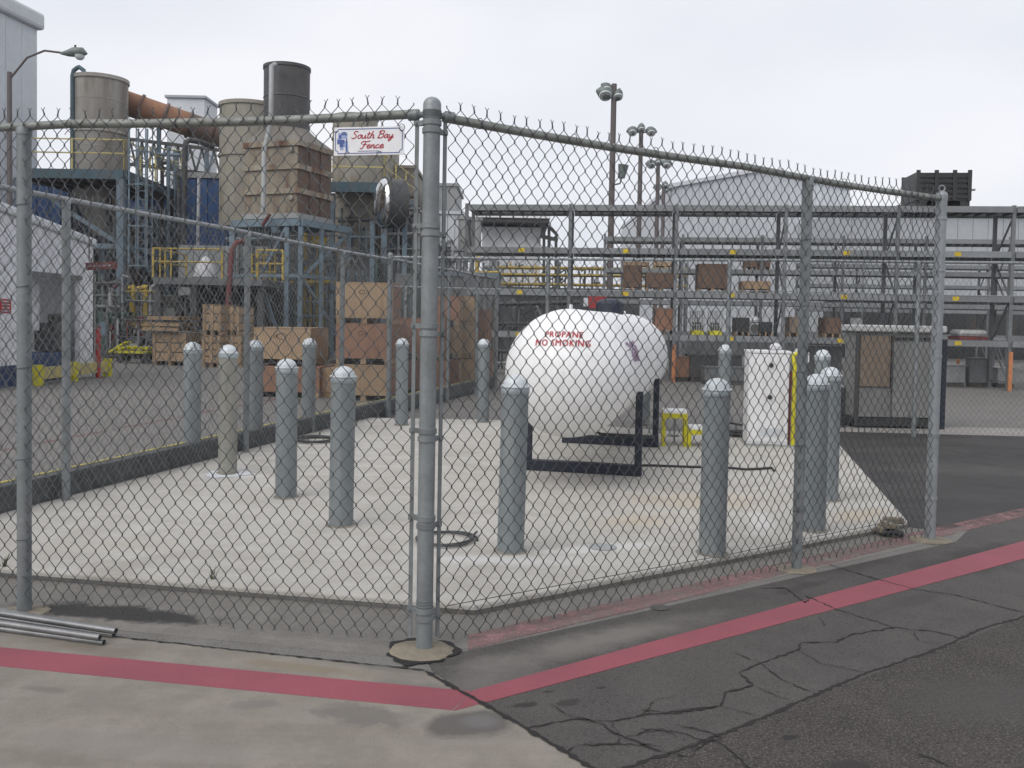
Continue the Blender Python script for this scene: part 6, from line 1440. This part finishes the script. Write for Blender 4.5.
for uu in (u0+.02, (u0+u1)/2-.1, u1-.24): rb_(uu, uu+.22, 0, dB_, .0, .138).build('foot', 'binblack', bn)
rb_(u1+.001, u1+.18, .2, .3, .42, .46).build('latch', 'lgrey', bn)
# red and white sign board behind the tank
t = thing('fire_sign', 'red rectangular sign with a white left part behind the tank', 'sign', W(597, 302, 21.2)); a, b = W(588.5, 302, 21.2), W(606, 302.5, 21.2)
MB().bar(a, b, .02, .28).build('sign_plate', 'red', t); c_, d_ = W(583.5, 302, 21.2), W(588, 302, 21.2); MB().bar(c_, d_, .02, .2).build('white_plate', 'trimpale', t); MB().tube([gl(597, 21.25), W(597, 306, 21.25)], .03, 8).build('post', 'dgrey', t, smooth=50)
# grey generator by the back fence
gx0, gx1 = G(856, 428).x, G(940, 429).x; gy = 13.27; GH = zat(332, 13.27, 890)
gn_ = thing('generator', 'large grey generator cabinet with a brown radiator panel behind the back fence', 'generator', ((gx0+gx1)/2, gy, 0))
def gb(x0, x1, y0, y1, z0, z1): return MB().box(x0, x1, gy+y0, gy+y1, z0, z1)
gw = gx1-gx0
gb(gx0+.02, gx1-.03, .02, 0.55, .16, GH-.02).build('body', 'genpanel', gn_)
gb(gx0-.02, gx1+.0, 0, 0.57, .03, .155).build('skid', 'black', gn_)
gb(gx0+.04, gx0+.48, -.018, .018, .62, GH-.06).build('radiator_panel', 'genbrown', gn_)
gb(gx0+.04, gx0+.50, -.012, .019, .17, .58).build('panel', 'genpanel', gn_); gb(gx0+.53, gx1-.06, -.012, .019, .17, GH-.14).build('panel', 'genpanel', gn_)
gb(gx0+.5, gx0+.525, -.024, .019, .55, GH-.05).build('door_edge', 'dark', gn_)
for k in range(6): a = gx0+.56+k*.105; gb(a, a+.07, -.02, .019, GH-.11, GH-.075).build('vent_slot', 'black', gn_)
gb(gx1-.028, gx1+.035, -.03, .05, .0, GH-.1).build('corner_post', 'navy', gn_); gb(gx0-.02, gx0+.018, -.02, .03, .03, GH-.03).build('corner_post', 'dgrey', gn_)
gb(gx0-.03, gx1+.015, -.06, 0.62, GH, GH+.10).build('roof', 'genroof', gn_, bevel=.02)
gb(gx0+.0, gx0+.12, .2, .32, GH+.101, GH+.2).build('lifting_eye', 'lgrey', gn_)
t = thing('air_duct', 'small dark metal box on the ground left of the generator', 'box', G(838, 424)); g = G(838, 424); MB().box(g.x-.13, g.x+.14, g.y, g.y+.4, .02, .55).build('body', 'dgrey', t, bevel=.02); MB().box(g.x-.15, g.x+.16, g.y-.01, g.y+.41, .551, .58).build('lid', 'lgrey', t)
o = MB().tube([G(830, 430)+UP*.05, G(835, 427)+UP*.06, G(842, 428)+UP*.05, G(848, 425)+UP*.05], .03, 7).build('hose', 'black', smooth=60); tag(o, 'short black hose on the ground left of the generator', 'hose')

# ------------------------------------------------------------------ faint haze volume added over the yard to lift the dark tones
hzm = bpy.data.materials.new('haze_air'); hzm.use_nodes = True; nt = hzm.node_tree; nt.nodes.clear()
pv_n = N(nt, 'ShaderNodeVolumePrincipled'); pv_n.inputs['Color'].default_value = (.93, .95, 1, 1); pv_n.inputs['Density'].default_value = .0008; pv_n.inputs['Anisotropy'].default_value = .2
on_ = N(nt, 'ShaderNodeOutputMaterial'); nt.links.new(pv_n.outputs[0], on_.inputs['Volume'])
MB().box(-1600, 1600, -300, 1600, -1.0, 18.0).build('haze', hzm, kind='stuff')
